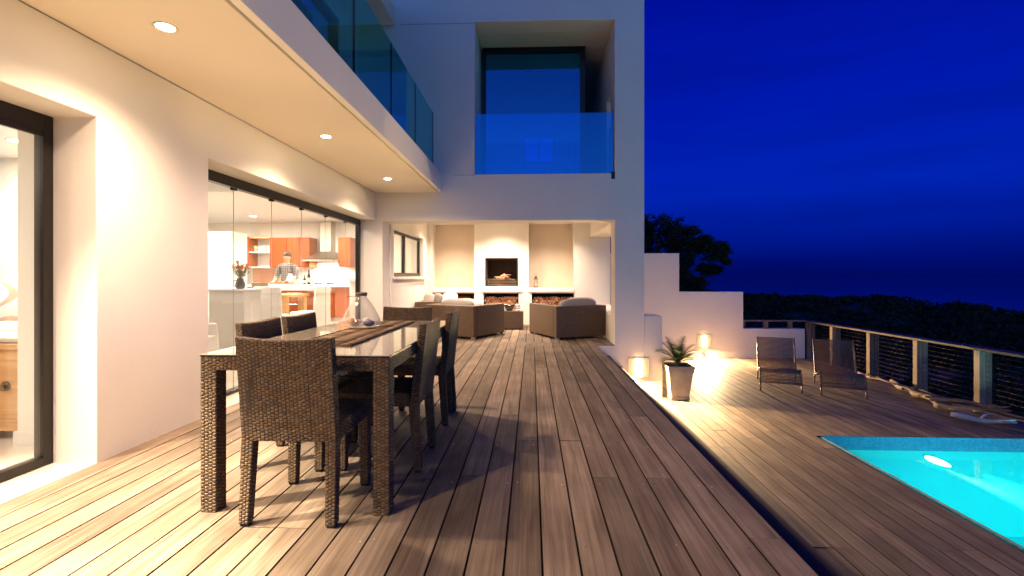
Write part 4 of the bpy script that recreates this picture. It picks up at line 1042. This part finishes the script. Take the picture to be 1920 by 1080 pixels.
box('control_panel', -5.38, -5.02, 11.94, 11.95, .76, .85, M['steel'], ov)
hob = thing('gas_hob', (-5.3, 12.2, .93), 'black iron gas hob on the worktop beneath the hood', 'hob')
box('hob_plate', -5.62, -5.02, 12.0, 12.45, .931, .94, M['steel'], hob)
for x in (-5.48, -5.17):
    for y in (12.1, 12.34):
        mb = MB(); mb.bar((x - .1, y, .965), (x + .1, y, .965), .012, .012); mb.bar((x, y - .1, .965), (x, y + .1, .965), .012, .012); mb.lathe([(.001, .02), (.04, .02), (.045, 0)], (x, y, .94), 12); mb.build('burner', M['blackmetal'], hob)

isl = thing('kitchen_island', (-5.2, 10.4, 0), 'white topped kitchen island with cherry drawer front, person standing behind', 'kitchen island')
box('worktop', -5.95, -4.75, 10.15, 10.85, .83, .955, M['white'], isl, .004)
box('island_body', -5.42, -4.79, 10.22, 10.80, .10, .828, M['cherry'], isl); box('island_body', -5.92, -5.425, 10.22, 10.80, .10, .828, M['white'], isl)
box('plinth', -5.9, -4.82, 10.28, 10.75, 0, .10, M['white'], isl)
for z0_, z1_ in ((.105, .34), (.345, .58), (.585, .822)):
    d = box('drawer_front', -5.417, -4.793, 10.195, 10.218, z0_, z1_, M['cherry'], isl); MB().tube([(-5.25, 10.18, z1_ - .05), (-4.95, 10.18, z1_ - .05)], .006, 6).build('handle', M['steel'], d)
tag(box('chopping_board', -5.62, -5.08, 10.30, 10.62, .956, .975, M['beech']), 'wooden chopping board on the kitchen island', 'chopping board')
def bottle(x, y, z, h, r, label, m='bottle'):
    t = thing('bottle', (x, y, z), label, 'bottle')
    MB().lathe([(.001, 0), (r, 0), (r, h * .58), (r * .4, h * .75), (r * .36, h * .95), (r * .42, h), (.001, h)], (x, y, z), 16).build('glass', M[m], t, True)
    MB().lathe([(r * 1.02, h * .15), (r * 1.02, h * .45)], (x, y, z), 16).build('paper_label', M['labelpaper'], t, True)
bottle(-4.90, 10.45, .956, .32, .036, 'tall dark wine bottle standing at the right end of the island')
bottle(-5.02, 10.5, .956, .20, .03, 'short dark bottle beside the tall wine bottle on the island')
jg = thing('white_jug', (-5.4, 10.5, .956), 'white jug with a black lid on the island beside the chopping board', 'jug')
MB().lathe([(.001, .02), (.07, .02), (.085, .06), (.08, .12), (.05, .18), (.04, .21), (.05, .24)], (-5.33, 10.47, .956), 20).build('jug_body', M['white'], jg, True)
MB().ell((-5.325, 10.47, .956 + .265), (.045, .04, .035), 14, 8).build('lid', M['hair'], jg, True)
MB().tube([(-5.33 + .05, 10.47, 1.14), (-5.33 + .12, 10.47, 1.12), (-5.33 + .11, 10.47, 1.03), (-5.33 + .075, 10.47, 1.01)], .008, 8).build('handle', M['white'], jg, True)
tag(MB().ell((-5.36, 10.36, 1.005), (.045, .04, .03), 14, 8).build('tomato', simple('tomato_skin', (.5, .05, .02), .3), smooth=True), 'red tomato on the chopping board before the jug', 'tomato')
tag(MB().ell((-5.52, 10.38, 1.002), (.04, .035, .028), 14, 8).build('tomato', simple('pepper_skin', (.55, .22, .03), .3), smooth=True), 'orange tomato at the left on the chopping board', 'tomato')
for i, (x, h, c) in enumerate(((-7.15, .16, 'brown spice jar at the left of the open shelf'), (-6.88, .12, 'small brown spice jar at the right of the open shelf'))):
    tag(MB().lathe([(.001, 0), (.035, 0), (.035, h * .8), (.025, h), (.001, h)], (x, 12.25, 1.768), 14).build('spice_jar', M['shell'], smooth=True), c, 'spice jar')
for i, (x, r, lb) in enumerate(((-4.72, .06, 'round brown bread roll on the worktop, leftmost by the alcove window'), (-3.85, .07, 'brown pottery bowl on the window sill worktop, middle one'), (-3.40, .07, 'brown pottery bowl on the window sill worktop, right one'))):
    pass
# worktop behind the alcove window with bowls
wk2 = thing('kitchen_side_worktop', (-3.2, 10, 0), 'white kitchen worktop seen through the alcove window', 'worktop')
box('worktop', -3.45, -2.78, 8.9, 12.1, 1.04, 1.09, M['white'], wk2); box('unit_body', -3.42, -2.80, 8.95, 12.05, 0, 1.038, M['white'], wk2)
for y, lb in ((9.35, 'brown pot behind the alcove window, nearest the camera'), (9.95, 'brown pot behind the alcove window, second from the camera'), (10.9, 'brown pot behind the alcove window, farthest from the camera')):
    tag(MB().lathe([(.001, 0), (.05, 0), (.075, .06), (.06, .11), (.05, .12), (.001, .12)], (-3.1, y, 1.091), 16).build('pot', M['shell'], smooth=True), lb, 'pot')

tc_ = thing('tall_cupboards', (-7.1, 9.8, 0), 'tall plain white cupboards at the left of the kitchen', 'cupboard')
for x0 in (-8.0, -7.4, -6.8):
    box('cupboard_door', x0 + .004, x0 + .596, 9.74, 9.76, .08, 2.05, M['white'], tc_)
box('carcass', -8.0, -6.2, 9.76, 10.3, 0, 2.06, M['white'], tc_)
wdw = thing('tall_window', (-7.9, 12.4, .9), 'narrow window with its pane coloured dusk blue between white cupboards and wood shelf', 'window')
box('pane', -7.98, -7.62, 12.57, 12.58, .95, 1.95, M['bluepane'], wdw); box('frame', -7.62, -7.58, 12.55, 12.598, .9, 2.0, M['white'], wdw); box('frame', -8.02, -7.98, 12.55, 12.598, .9, 2.0, M['white'], wdw)
box('mullion', -7.76, -7.70, 12.55, 12.565, .95, 1.95, simple('blue_grey_slat', (.3, .38, .47), .6), wdw)

# white console with bouquet
cs = thing('console', (-4.4, 7.1, 0), 'white cabinet behind the glass doors carrying the bouquet', 'cabinet')
box('cabinet_body', -4.80, -4.26, 7.0, 7.45, 0, .90, M['white'], cs, .01); box('cabinet_top', -4.82, -4.24, 6.98, 7.47, .902, .935, M['white'], cs, .006)
vz = .936; vx, vy = -4.44, 7.2
vs = thing('flower_jug', (vx, vy, vz), 'dark pewter jug full of orange protea flowers on the white cabinet', 'flower jug')
MB().lathe([(.001, 0), (.05, 0), (.07, .04), (.065, .09), (.045, .14), (.055, .16)], (vx, vy, vz), 20).build('jug_body', M['darkjug'], vs, True)
MB().tube([(vx - .05, vy, vz + .13), (vx - .11, vy, vz + .12), (vx - .11, vy, vz + .05), (vx - .06, vy, vz + .03)], .008, 8).build('handle', M['darkjug'], vs, True)
fl, fv = MB(), MB(); rf = random.Random(2)
for i in range(34):
    a = rf.uniform(0, 6.28); tl = rf.uniform(.15, .95); l = rf.uniform(.17, .27)
    d = Vector((math.cos(a) * math.sin(tl), math.sin(a) * math.sin(tl) * .6, math.cos(tl)))
    p0 = Vector((vx, vy, vz + .14)); p1 = p0 + d * l
    fv.tube([p0, p0 + d * l * .5, p1], .0025, 4)
    if i % 2: 
        for k in range(9):
            u = rf.uniform(0, 6.28); w = Vector((math.cos(u), math.sin(u), rf.uniform(-.2, 1))).normalized()
            fl.add([p1, p1 + w * .018 + d * .008, p1 + (w + d).normalized() * .040, p1 + d * .022], [(0, 1, 2, 3)])
        fl.ell(p1, (.014, .014, .018), 8, 6)
    for k in range(12):
        s = rf.uniform(.25, 1.0); q0 = p0 + d * l * s; w = Vector((rf.uniform(-1, 1), rf.uniform(-1, 1), rf.uniform(0, 1))).normalized(); nn = w.cross(d).normalized()
        fv.add([q0, q0 + w * .02 + nn * .006, q0 + w * .045, q0 + w * .02 - nn * .006], [(0, 1, 2, 3)])
q = fv.build('foliage', M['flowerleaf'], vs); q = fl.build('blooms', M['flower'], vs)

# wooden table, slip-covered chairs, laptop, glasses
dt = thing('wooden_table', (-5.2, 9.1, 0), 'light beech dining table inside the kitchen behind the glass doors', 'table')
box('table_top', -5.62, -4.52, 8.75, 9.65, .735, .785, M['beech'], dt, .004); box('apron', -5.56, -4.58, 8.80, 8.83, .62, .734, M['beech'], dt)
for x in (-5.60, -4.68):
    for y in (8.78, 9.50): box('leg', x, x + .13, y, y + .12, 0, .733, M['beech'], dt)
lp = thing('laptop', (-5.2, 9.0, .786), 'open grey laptop on the kitchen table', 'laptop')
box('keyboard_base', -5.30, -4.98, 9.0, 9.22, .786, .80, M['laptop'], lp)
MB().hexa([(-5.30, 8.99, .80), (-4.98, 8.99, .80), (-4.98, 9.0, .80), (-5.30, 9.0, .80), (-5.30, 8.93, 1.01), (-4.98, 8.93, 1.01), (-4.98, 8.94, 1.012), (-5.30, 8.94, 1.012)]).build('screen', M['laptop'], lp)
for x, y, lb in ((-5.45, 8.9, 'wine glass at the left on the kitchen table'), (-5.38, 9.05, 'wine glass next to the laptop on the kitchen table')):
    tag(MB().lathe([(.001, 0), (.032, .002), (.004, .01), (.004, .09), (.03, .12), (.036, .16), (.028, .20)], (x, y, .786), 16).build('wine_glass', M['jar'], smooth=True), lb, 'wine glass')
tag(MB().lathe([(.001, 0), (.04, 0), (.045, .06), (.025, .09), (.02, .11), (.001, .11)], (-5.58, 8.95, .786), 16).build('dark_pot', M['darkjug'], smooth=True), 'small dark pot at the left edge of the kitchen table', 'pot')
def slipchair(x, y, rz, label):
    t = thing('covered_chair', (0, 0, 0), label, 'chair', 'white slip covered chairs in the kitchen')
    mb = MB(); n = 7
    mb.hexa([(-.25, -.25, .0), (.25, -.25, 0), (.25, .25, 0), (-.25, .25, 0), (-.22, -.24, .48), (.22, -.24, .48), (.22, .22, .48), (-.22, .22, .48)])
    mb.build('seat_cover', M['linen'], t, bevel=.03)
    MB().hexa([(-.25, -.34, .0), (.25, -.34, 0), (.23, -.245, 0), (-.23, -.245, 0), (-.21, -.36, .96), (.21, -.36, .96), (.20, -.27, .96), (-.20, -.27, .96)]).build('back_cover', M['linen'], t, bevel=.035, seg=4)
    t.location = (x, y, .001); t.rotation_euler = (0, 0, rz)
slipchair(-4.18, 8.85, R(80), 'white slip covered chair at the right end of the kitchen table')
slipchair(-4.35, 7.95, R(15), 'white slip covered chair with its back to the glass doors, middle')
slipchair(-4.62, 6.40, R(-25), 'white slip covered chair nearest the glass doors at the left')

# person behind the island
def skinfig(name, joints, edges, m, parent=None, root=0, sub=2):
    me = bpy.data.meshes.new(name); me.from_pydata([j[:3] for j in joints], edges, []); me.materials.append(m)
    o = bpy.data.objects.new(name, me); COL.objects.link(o)
    if parent: o.parent = parent
    s = o.modifiers.new('skin', 'SKIN')
    for i, j in enumerate(joints):
        r = j[3] if isinstance(j[3], tuple) else (j[3], j[3])
        me.skin_vertices[0].data[i].radius = r
        me.skin_vertices[0].data[i].use_root = (i == root)
    s.use_smooth_shade = True; s.branch_smoothing = .4
    q = o.modifiers.new('sub', 'SUBSURF'); q.levels = sub; q.render_levels = sub
    return o
# local frame: faces -y (towards the terrace)
J = [(0, 0, .93, (.15, .11)), (0, 0, 1.10, (.13, .10)), (0, -.01, 1.27, (.15, .11)), (0, 0, 1.38, (.09, .08)), (0, -.01, 1.45, .05), (0, -.02, 1.50, .055), (0, -.03, 1.57, (.078, .092)), (0, -.02, 1.63, (.065, .078))]
Ed = [(i, i + 1) for i in range(7)]
def limb(par, pts):
    global J, Ed
    k = par
    for p in pts: J.append(p); Ed.append((k, len(J) - 1)); k = len(J) - 1
    return k
hands = []
for s in (-1, 1):
    w = limb(3, [(s * .17, 0, 1.36, .062), (s * .24, -.03, 1.12, .044), (s * .17, -.26, 1.03, .034), (s * .15, -.34, 1.02, .026)])
    pm = limb(w, [(s * .145, -.39, 1.01, (.034, .018))])
    for k, (dx, l) in enumerate(((-.026, .062), (-.009, .072), (.009, .068), (.026, .052))):
        limb(pm, [(s * .145 + dx, -.43, 1.008, .009), (s * .145 + dx * 1.1, -.43 - l * .5, .998, .0085), (s * .145 + dx * 1.1, -.43 - l * .75, .984, .0075)])
    limb(pm, [(s * .145 - s * .04, -.385, 1.0, .010), (s * .145 - s * .055, -.415, .992, .0085)])
    k = limb(0, [(s * .09, 0, .86, .085), (s * .095, -.01, .50, .055), (s * .095, .01, .10, .036), (s * .10, -.03, .045, .036)])
    limb(k, [(s * .105, -.14, .035, .03)])
person = skinfig('person', J, Ed, M['skin'])
person.location = (-5.72, 11.12, 0)
tag(person, 'dark haired person in a grey plaid shirt working behind the kitchen island', 'person')
S = [(0, 0, .88, (.175, .135)), (0, 0, 1.10, (.155, .125)), (0, -.01, 1.27, (.175, .135)), (0, 0, 1.385, (.10, .09))]
SE = [(0, 1), (1, 2), (2, 3)]
for s in (-1, 1):
    k = len(S); S += [(s * .175, 0, 1.365, .078), (s * .245, -.03, 1.12, .058), (s * .20, -.20, 1.055, .046)]; SE += [(3, k), (k, k + 1), (k + 1, k + 2)]
skinfig('shirt', S, SE, M['plaid'], person)
T_ = [(0, 0, .95, (.165, .125))]; TE = []
for s in (-1, 1):
    k = len(T_); T_ += [(s * .09, 0, .84, .10), (s * .095, -.01, .5, .072), (s * .095, .01, .09, .055)]; TE += [(0, k), (k, k + 1), (k + 1, k + 2)]
skinfig('trousers', T_, TE, M['trouser'], person)
mb = MB(); mb.ell((0, -.005, 1.635), (.088, .103, .072), 18, 12); mb.ell((0, .03, 1.585), (.086, .078, .085), 18, 12)
h_ = mb.build('hair', M['hair'], None, True); h_.parent = person
mb = MB(); mb.ell((-.03, -.112, 1.578), (.011, .006, .007), 8, 6); mb.ell((.03, -.112, 1.578), (.011, .006, .007), 8, 6); mb.ell((0, -.108, 1.528), (.024, .006, .005), 8, 6)
f_ = mb.build('face_features', M['hair'], None, True); f_.parent = person
mb = MB(); mb.ell((0, -.122, 1.555), (.012, .018, .018), 8, 6); mb.ell((-.082, -.03, 1.565), (.012, .02, .03), 8, 6); mb.ell((.082, -.03, 1.565), (.012, .02, .03), 8, 6)
n_o = mb.build('nose_and_ears', M['skin'], None, True); n_o.parent = person

# ================================================================== BEDROOM
bd = thing('bed', (-4.6, 4.2, 0), 'white bed with mattress behind the pine chest, seen through the left window', 'bed')
box('bed_base', -5.9, -3.75, 3.62, 5.6, .08, .42, M['white'], bd, .01)
MB().ell((-4.82, 4.62, .58), (1.08, 1.0, .17), 40, 14, sq=.2).build('mattress', M['cushwhite'], bd, True)
cushion((-4.22, 3.98, .90), (.38, .12, .24), R(12), M['pillow'], 'large white pillow with brown swirls at the foot of the bed', (R(-14), 0), 'pillow')
cushion((-4.95, 4.10, .88), (.36, .12, .22), R(-6), M['pillow'], 'second swirl patterned pillow farther left on the bed', (R(-14), 0), 'pillow')
tag(box('folded_blanket', -4.7, -3.47, 3.20, 3.58, .655, .69, M['cushion'], bevel=.01), 'folded beige and rose blanket lying on the pine chest', 'blanket')
cst = thing('pine_chest', (-4.0, 3.3, 0), 'honey coloured pine chest with round iron pull behind the left window', 'chest')
box('chest_body', -4.70, -3.44, 3.19, 3.58, .075, .61, M['chest'], cst, .004)
box('chest_lid', -4.73, -3.425, 3.165, 3.60, .612, .652, M['chest'], cst, .006)
box('base_moulding', -4.71, -3.432, 3.178, 3.188, .055, .11, M['chest'], cst)
box('front_panel', -4.66, -3.50, 3.184, 3.1895, .14, .54, M['chest'], cst, .002)
for x in (-3.56, -4.70): box('foot', x, x + .12, 3.19, 3.55, .0, .054, M['chest'], cst)
pk = MB(); pk.tube([(-3.615, 3.186, .36), (-3.615, 3.176, .36)], .034, 18); pk.tube([(-3.615, 3.176, .36), (-3.615, 3.152, .355)], [.012, .022], 14); pk.build('round_pull', M['brass'], cst)

# ================================================================== UPPER ROOM
uc = thing('upper_chair', (.6, 10.2, 2.815), 'slatted reclining chair inside the glazed upper corner room', 'chair')
mb = MB()
for s in (0, .55):
    mb.tube([(.15 + 0, 9.9 + s, 3.06), (.62, 9.9 + s, 3.02), (.90, 9.9 + s, 3.62)], .018, 6); mb.tube([(.2, 9.9 + s, 3.05), (.2, 9.9 + s, 2.82)], .015, 6); mb.tube([(.62, 9.9 + s, 3.02), (.72, 9.9 + s, 2.82)], .015, 6)
mb.build('frame', M['slat'], uc)
for i in range(12):
    u = i / 11; box('slat', .62 + .28 * u - .012, .62 + .28 * u + .012, 9.9, 10.45, 3.03 + .59 * u, 3.045 + .59 * u, M['white'], uc)
for i in range(7):
    u = i / 6; box('slat', .17 + .40 * u - .02, .17 + .40 * u + .02, 9.9, 10.45, 3.05, 3.065, M['white'], uc)
ul = thing('ceiling_spotlights', (.1, 9.8, 5.33), 'pair of small unlit ceiling spots inside the upper glazed room', 'ceiling light')
for x in (-.08, .0): MB().lathe([(.001, -.03), (.03, -.03), (.035, 0)], (x, 9.9, 5.338), 12).build('spot', M['black'], ul)
wl = box('wall_light', -2.16, -2.10, 7.95, 7.978, 4.52, 4.72, M['white'], bevel=.004)
tag(wl, 'small unlit white wall light above the balcony on the house front', 'wall light')

# ================================================================== PLANTER
pt = thing('planter', (2.37, 7.95, -.85), 'tall tapered grey square planter pot beside the low wall', 'plant pot')
cx, cy_ = 2.36, 7.93
def ring(mb, z0, h0, z1, h1): mb.hexa([(cx - h0, cy_ - h0, z0), (cx + h0, cy_ - h0, z0), (cx + h0, cy_ + h0, z0), (cx - h0, cy_ + h0, z0), (cx - h1, cy_ - h1, z1), (cx + h1, cy_ - h1, z1), (cx + h1, cy_ + h1, z1), (cx - h1, cy_ + h1, z1)])
mb = MB(); ring(mb, -.848, .145, -.79, .150); ring(mb, -.79, .142, -.41, .190); mb.build('pot_body', M['pot'], pt, bevel=.006)
mb = MB()
for i in range(2): ring(mb, -.41 + i * .032 + .0005, .196 + i * .006, -.41 + (i + 1) * .032, .198 + i * .006)
mb.build('rib', M['pot'], pt, bevel=.004)
mb = MB(); o_, i_ = .212, .185
for q in ((cx - o_, cx + o_, cy_ - o_, cy_ - i_), (cx - o_, cx + o_, cy_ + i_, cy_ + o_), (cx - o_, cx - i_, cy_ - i_, cy_ + i_), (cx + i_, cx + o_, cy_ - i_, cy_ + i_)): mb.box(*q, -.345, -.30)
mb.build('rim', M['pot'], pt, bevel=.006)
box('soil', cx - i_, cx + i_, cy_ - i_, cy_ + i_, -.345, -.33, M['soil'], pt)
cyc = thing('cycad_plant', (cx, cy_, -.33), 'spiky cycad palm growing in the grey planter', 'plant')
MB().ell((cx, cy_, -.30), (.055, .055, .06), 12, 8).build('stem', M['bark'], cyc, True)
rc = random.Random(21)
for az, el, l in ((-2.6, 1.15, .44), (2.2, 1.2, .46), (2.9, .75, .42), (-1.4, 1.25, .36), (.7, 1.3, .46), (0, 1.0, .40), (-.7, .95, .44), (2.5, 1.0, .44), (3.3, .9, .44), (-1.7, .95, .42), (1.1, .6, .4), (-.35, .75, .46), (.35, .55, .44), (-1.0, .7, .34), (-2.0, .6, .38), (1.5, .9, .40), (3.6, .45, .34), (-.1, .35, .40)):
    mb = MB(); pts = []
    for i in range(17):
        s = i / 16; e = el - 1.1 * s * s * (1.0 if el < 1 else .45)
        if i == 0: p = Vector((cx, cy_, -.27))
        else: p = pts[-1] + Vector((math.cos(az) * math.cos(e), math.sin(az) * math.cos(e), math.sin(e))) * l / 16
        pts.append(p)
    mb.tube(pts, [.004 * (1 - .7 * i / 16) + .001 for i in range(17)], 5)
    for i in range(2, 17):
        d = (pts[i] - pts[i - 1]).normalized(); sd = d.cross(Vector((0, 0, 1))).normalized(); up = sd.cross(d)
        for half in (0, .5):
            b0 = pts[i] - d * half * l / 16
            wl_ = .135 * math.sin(math.pi * min(1, (i / 16) * .85 + .12)) + .02
            for s in (-1, 1):
                tip = b0 + sd * s * wl_ * .8 + d * wl_ * .55 + up * wl_ * .28 + Vector((rc.uniform(-.004, .004),) * 3)
                mb.add([b0 - d * .0055, b0 + d * .0055, tip], [(0, 1, 2)])
    mb.build('frond', M['cyc'], cyc)

# ================================================================== LOUNGERS
def lounger(label):
    t = thing('sun_lounger', (0, 0, 0), label, 'lounger', 'low slatted loungers on the pool deck')
    w = .31
    prof = [(-.50, .80), (-.40, .62), (-.29, .43), (-.17, .27), (-.08, .225), (.05, .24), (.22, .29), (.38, .345), (.48, .355), (.56, .31), (.61, .22), (.64, .12)]
    P3 = lambda d, z, x: (x, -d, z)
    for s in (-w, w):
        MB().tube([P3(d, z, s) for d, z in prof], .014, 8).build('side_frame', M['slat'], t, True)
        MB().tube([P3(.64, .12, s), P3(.67, .0, s)], .013, 8).build('leg', M['slat'], t, True)
        MB().tube([P3(-.17, .27, s), P3(-.36, .0, s)], .013, 8).build('leg', M['slat'], t, True)
    MB().tube([P3(-.36, .03, -w), P3(-.36, .03, w)], .010, 8).build('stretcher', M['slat'], t, True)
    # slats along the profile at even spacing
    cum = [0]
    for a, b2 in zip(prof[:-1], prof[1:]): cum.append(cum[-1] + math.hypot(b2[0] - a[0], b2[1] - a[1]))
    s = .012; me = None
    while s < cum[-1]:
        k = max(i for i in range(len(prof) - 1) if cum[i] <= s); u = (s - cum[k]) / (cum[k + 1] - cum[k])
        d = prof[k][0] * (1 - u) + prof[k + 1][0] * u; z = prof[k][1] * (1 - u) + prof[k + 1][1] * u
        if me is None:
            o = MB().tube([(-w + .008, 0, 0), (0, 0, .002), (w - .008, 0, 0)], .0098, 6).build('slat', M['slat'], t, True); me = o.data
        else:
            o = bpy.data.objects.new('slat', me); COL.objects.link(o); o.parent = t
        o.location = (0, -d, z); s += .0245
    return t
lg1 = lounger('brown slatted lounger on the left, before the stepped white wall')
lg1.location = (4.50, 9.05, -.848); lg1.rotation_euler = (0, 0, R(-22))
copy_tree(lg1, (5.36, 8.72, -.848), R(-24), 'brown slatted lounger on the right, nearest the cable fence')

# ================================================================== FENCE
FX = 6.72
fe = thing('cable_fence', (FX, 9, -.85), 'timber post fence strung with steel cables along the right side of the pool deck', 'fence')
py = [12.05, 11.08, 9.89, 8.71, 7.54, 6.35, 5.1, 3.9, 2.7]
for i, y in enumerate(py):
    box('post', FX - .045, FX + .045, y - .05, y + .05, -1.25, .012, M['post'], fe, .006)
    box('post', FX + .055, FX + .145, y - .04, y + .04, -1.25, .005, M['post'], fe, .006)
box('top_rail', FX - .06, FX + .17, 2.5, 12.15, .014, .052, M['rail'], fe, .006)
box('kick_board', FX + .0, FX + .03, 2.5, 11.96, -.93, -.84, M['rail'], fe, .004)
for k in range(10):
    z = -.76 + k * .078
    for a, b2 in zip(py[:-1], py[1:]):
        m_ = (a + b2) / 2
        MB().tube([(FX + .05, a, z), (FX + .05, m_, z - .004), (FX + .05, b2, z)], .0022, 5).build('cable', M['cable'], fe, True)
wf = thing('wall_railing', (5.8, 12.08, -.1), 'short timber railing with stub posts on the lowest step of the white wall', 'railing')
box('top_rail', 5.145, 6.655, 12.03, 12.14, .035, .066, M['rail'], wf, .004)
for x in (5.17, 5.72, 6.30): box('post', x - .045, x + .045, 12.04, 12.13, -.134, .034, M['post'], wf, .004)

# ================================================================== DRIFTWOOD
DW = [((6.50, 10.0), (6.48, 8.95), .035, 'long thin weathered branch at the far end of the driftwood row', 'drift'),
      ((6.50, 9.05), (6.25, 8.15), .05, 'thick pale driftwood log between the second and third fence posts', 'drift'),
      ((6.30, 8.25), (6.02, 7.35), .055, 'long thick driftwood log leading into the pile', 'drift'),
      ((6.58, 8.6), (6.45, 7.7), .03, 'dark thin branch lying between the long log and the fence', 'drift'),
      ((5.98, 7.45), (6.42, 6.75), .05, 'cut driftwood limb with a rounded pale end at the front of the pile', 'drift'),
      ((6.05, 7.62), (6.62, 6.95), .04, 'driftwood branch across the top of the pile', 'drift'),
      ((6.20, 7.72), (6.75 - .12, 7.2), .035, 'driftwood branch nearest the fence in the pile', 'drift'),
      ((6.15, 7.35), (6.55, 6.6), .03, 'thin brown stick in the middle of the driftwood pile', 'drift'),
      ((6.0, 7.2), (6.5, 6.5), .025, 'thin twisted stick low in the driftwood pile', 'drift'),
      ((5.78, 6.92), (6.28, 6.52), .042, 'bleached blue white driftwood piece nearest the pool', 'driftpale'),
      ((5.70, 7.05), (6.0, 6.85), .014, 'small dark twig poking out beside the bleached piece', 'drift')]
rw = random.Random(4)
for i, (a, b2, r, lb, m_) in enumerate(DW):
    L2 = math.hypot(b2[0] - a[0], b2[1] - a[1]); n = 12; pts = []; rads = []
    lift = [0, 0, .0, 0, 0, .07, .04, .06, .02, 0, 0][i]
    ph = rw.uniform(0, 6)
    for k in range(n):
        s = k / (n - 1); pts.append((s * L2, .035 * math.sin(ph + s * 5.5) * L2 * .8 + rw.uniform(-.004, .004), .018 * math.sin(ph * 2 + s * 7)))
        rads.append(.95 * r * (1.05 - .55 * s) * rw.uniform(.9, 1.12) * (.6 if k in (0, n - 1) else 1))
    mb = MB(); mb.tube(pts, rads, 9)
    if r > .03:
        for q in range(3):
            k = rw.randint(3, n - 3); p = Vector(pts[k]); d = Vector((rw.uniform(.3, 1), rw.choice((-1, 1)) * rw.uniform(.5, 1), rw.uniform(.1, .5))).normalized()
            mb.tube([p, p + d * .09, p + d * rw.uniform(.12, .2) + Vector((.03, 0, 0))], [r * .45, r * .3, r * .15], 6)
    o = mb.build('driftwood', M[m_], smooth=True); o.location = (a[0], a[1], -.85 + r * 1.02 + .016 + lift); o.rotation_euler = (0, 0, math.atan2(b2[1] - a[1], b2[0] - a[0]))
    tag(o, lb, 'driftwood', 'driftwood laid along the fence')

# ================================================================== TREE BEHIND THE STEPPED WALL
tr = thing('coastal_tree', (4.4, 16.2, -1.5), 'dark rounded coastal tree rising behind the stepped white wall', 'tree')
mb = MB(); rt = random.Random(8)
mb.tube([(4.3, 16.2, -2.6), (4.35, 16.2, -.6), (4.5, 16.2, .6), (4.6, 16.2, 1.4)], [.2, .16, .13, .09], 10)
for b2 in ((3.2, 16.4, 2.3), (3.9, 15.8, 2.6), (4.8, 16.4, 2.3), (5.4, 16.0, 1.9), (5.7, 16.2, 1.2), (5.9, 16.1, 1.6), (4.9, 16.6, .9)):
    s = Vector((4.45, 16.2, .5 + rt.random() * .6)); e = Vector(b2); m_ = (s + e) / 2 + Vector((0, 0, .12)); mb.tube([s, m_, e], [.07, .045, .02], 7)
mb.build('trunk', M['bark'], tr, True)
blobs = [(3.0, 2.3, .85), (3.7, 2.45, .62), (4.25, 2.35, .62), (4.75, 2.25, .55), (3.5, 1.5, .8), (4.4, 1.5, .75), (5.2, 2.2, .48), (5.55, 1.98, .40), (5.0, 1.6, .5), (5.75, 1.7, .30), (6.0, 1.85, .26), (4.9, .9, .42), (4.2, .7, .6), (5.95, 1.18, .22), (6.15, 1.75, .2), (5.6, 1.25, .14), (5.35, .75, .22), (6.2, 1.48, .13), (6.2, 1.2, .12), (5.78, 2.08, .22)]
lf = MB()
for bx, bz_, br_ in blobs:
    bz_ = bz_ * 1.06 + .10; br_ *= 1.12
    by = 16.1 + rt.uniform(-.4, .4)
    # leaf sprays: small sub clumps round the blob surface
    for c in range(int(48 * br_ / .5) + 10):
        u = rt.uniform(0, 6.28); v_ = math.acos(rt.uniform(-1, 1)); q = br_ * rt.uniform(.45, 1.0)
        cc = Vector((bx + q * math.sin(v_) * math.cos(u), by + q * math.sin(v_) * math.sin(u), bz_ + q * math.cos(v_) * .85))
        for k in range(34):
            p = cc + Vector((rt.gauss(0, .055), rt.gauss(0, .055), rt.gauss(0, .045)))
            a = Vector((rt.uniform(-1, 1), rt.uniform(-1, 1), rt.uniform(-1, 1))).normalized(); b3 = a.cross(Vector((rt.uniform(-1, 1), rt.uniform(-1, 1), rt.uniform(-1, 1)))).normalized()
            l = rt.uniform(.028, .052); lf.add([p - a * l, p + b3 * l * .5, p + a * l, p - b3 * l * .5], [(0, 1, 2, 3)])
lf.build('crown', M['leaf'], tr)
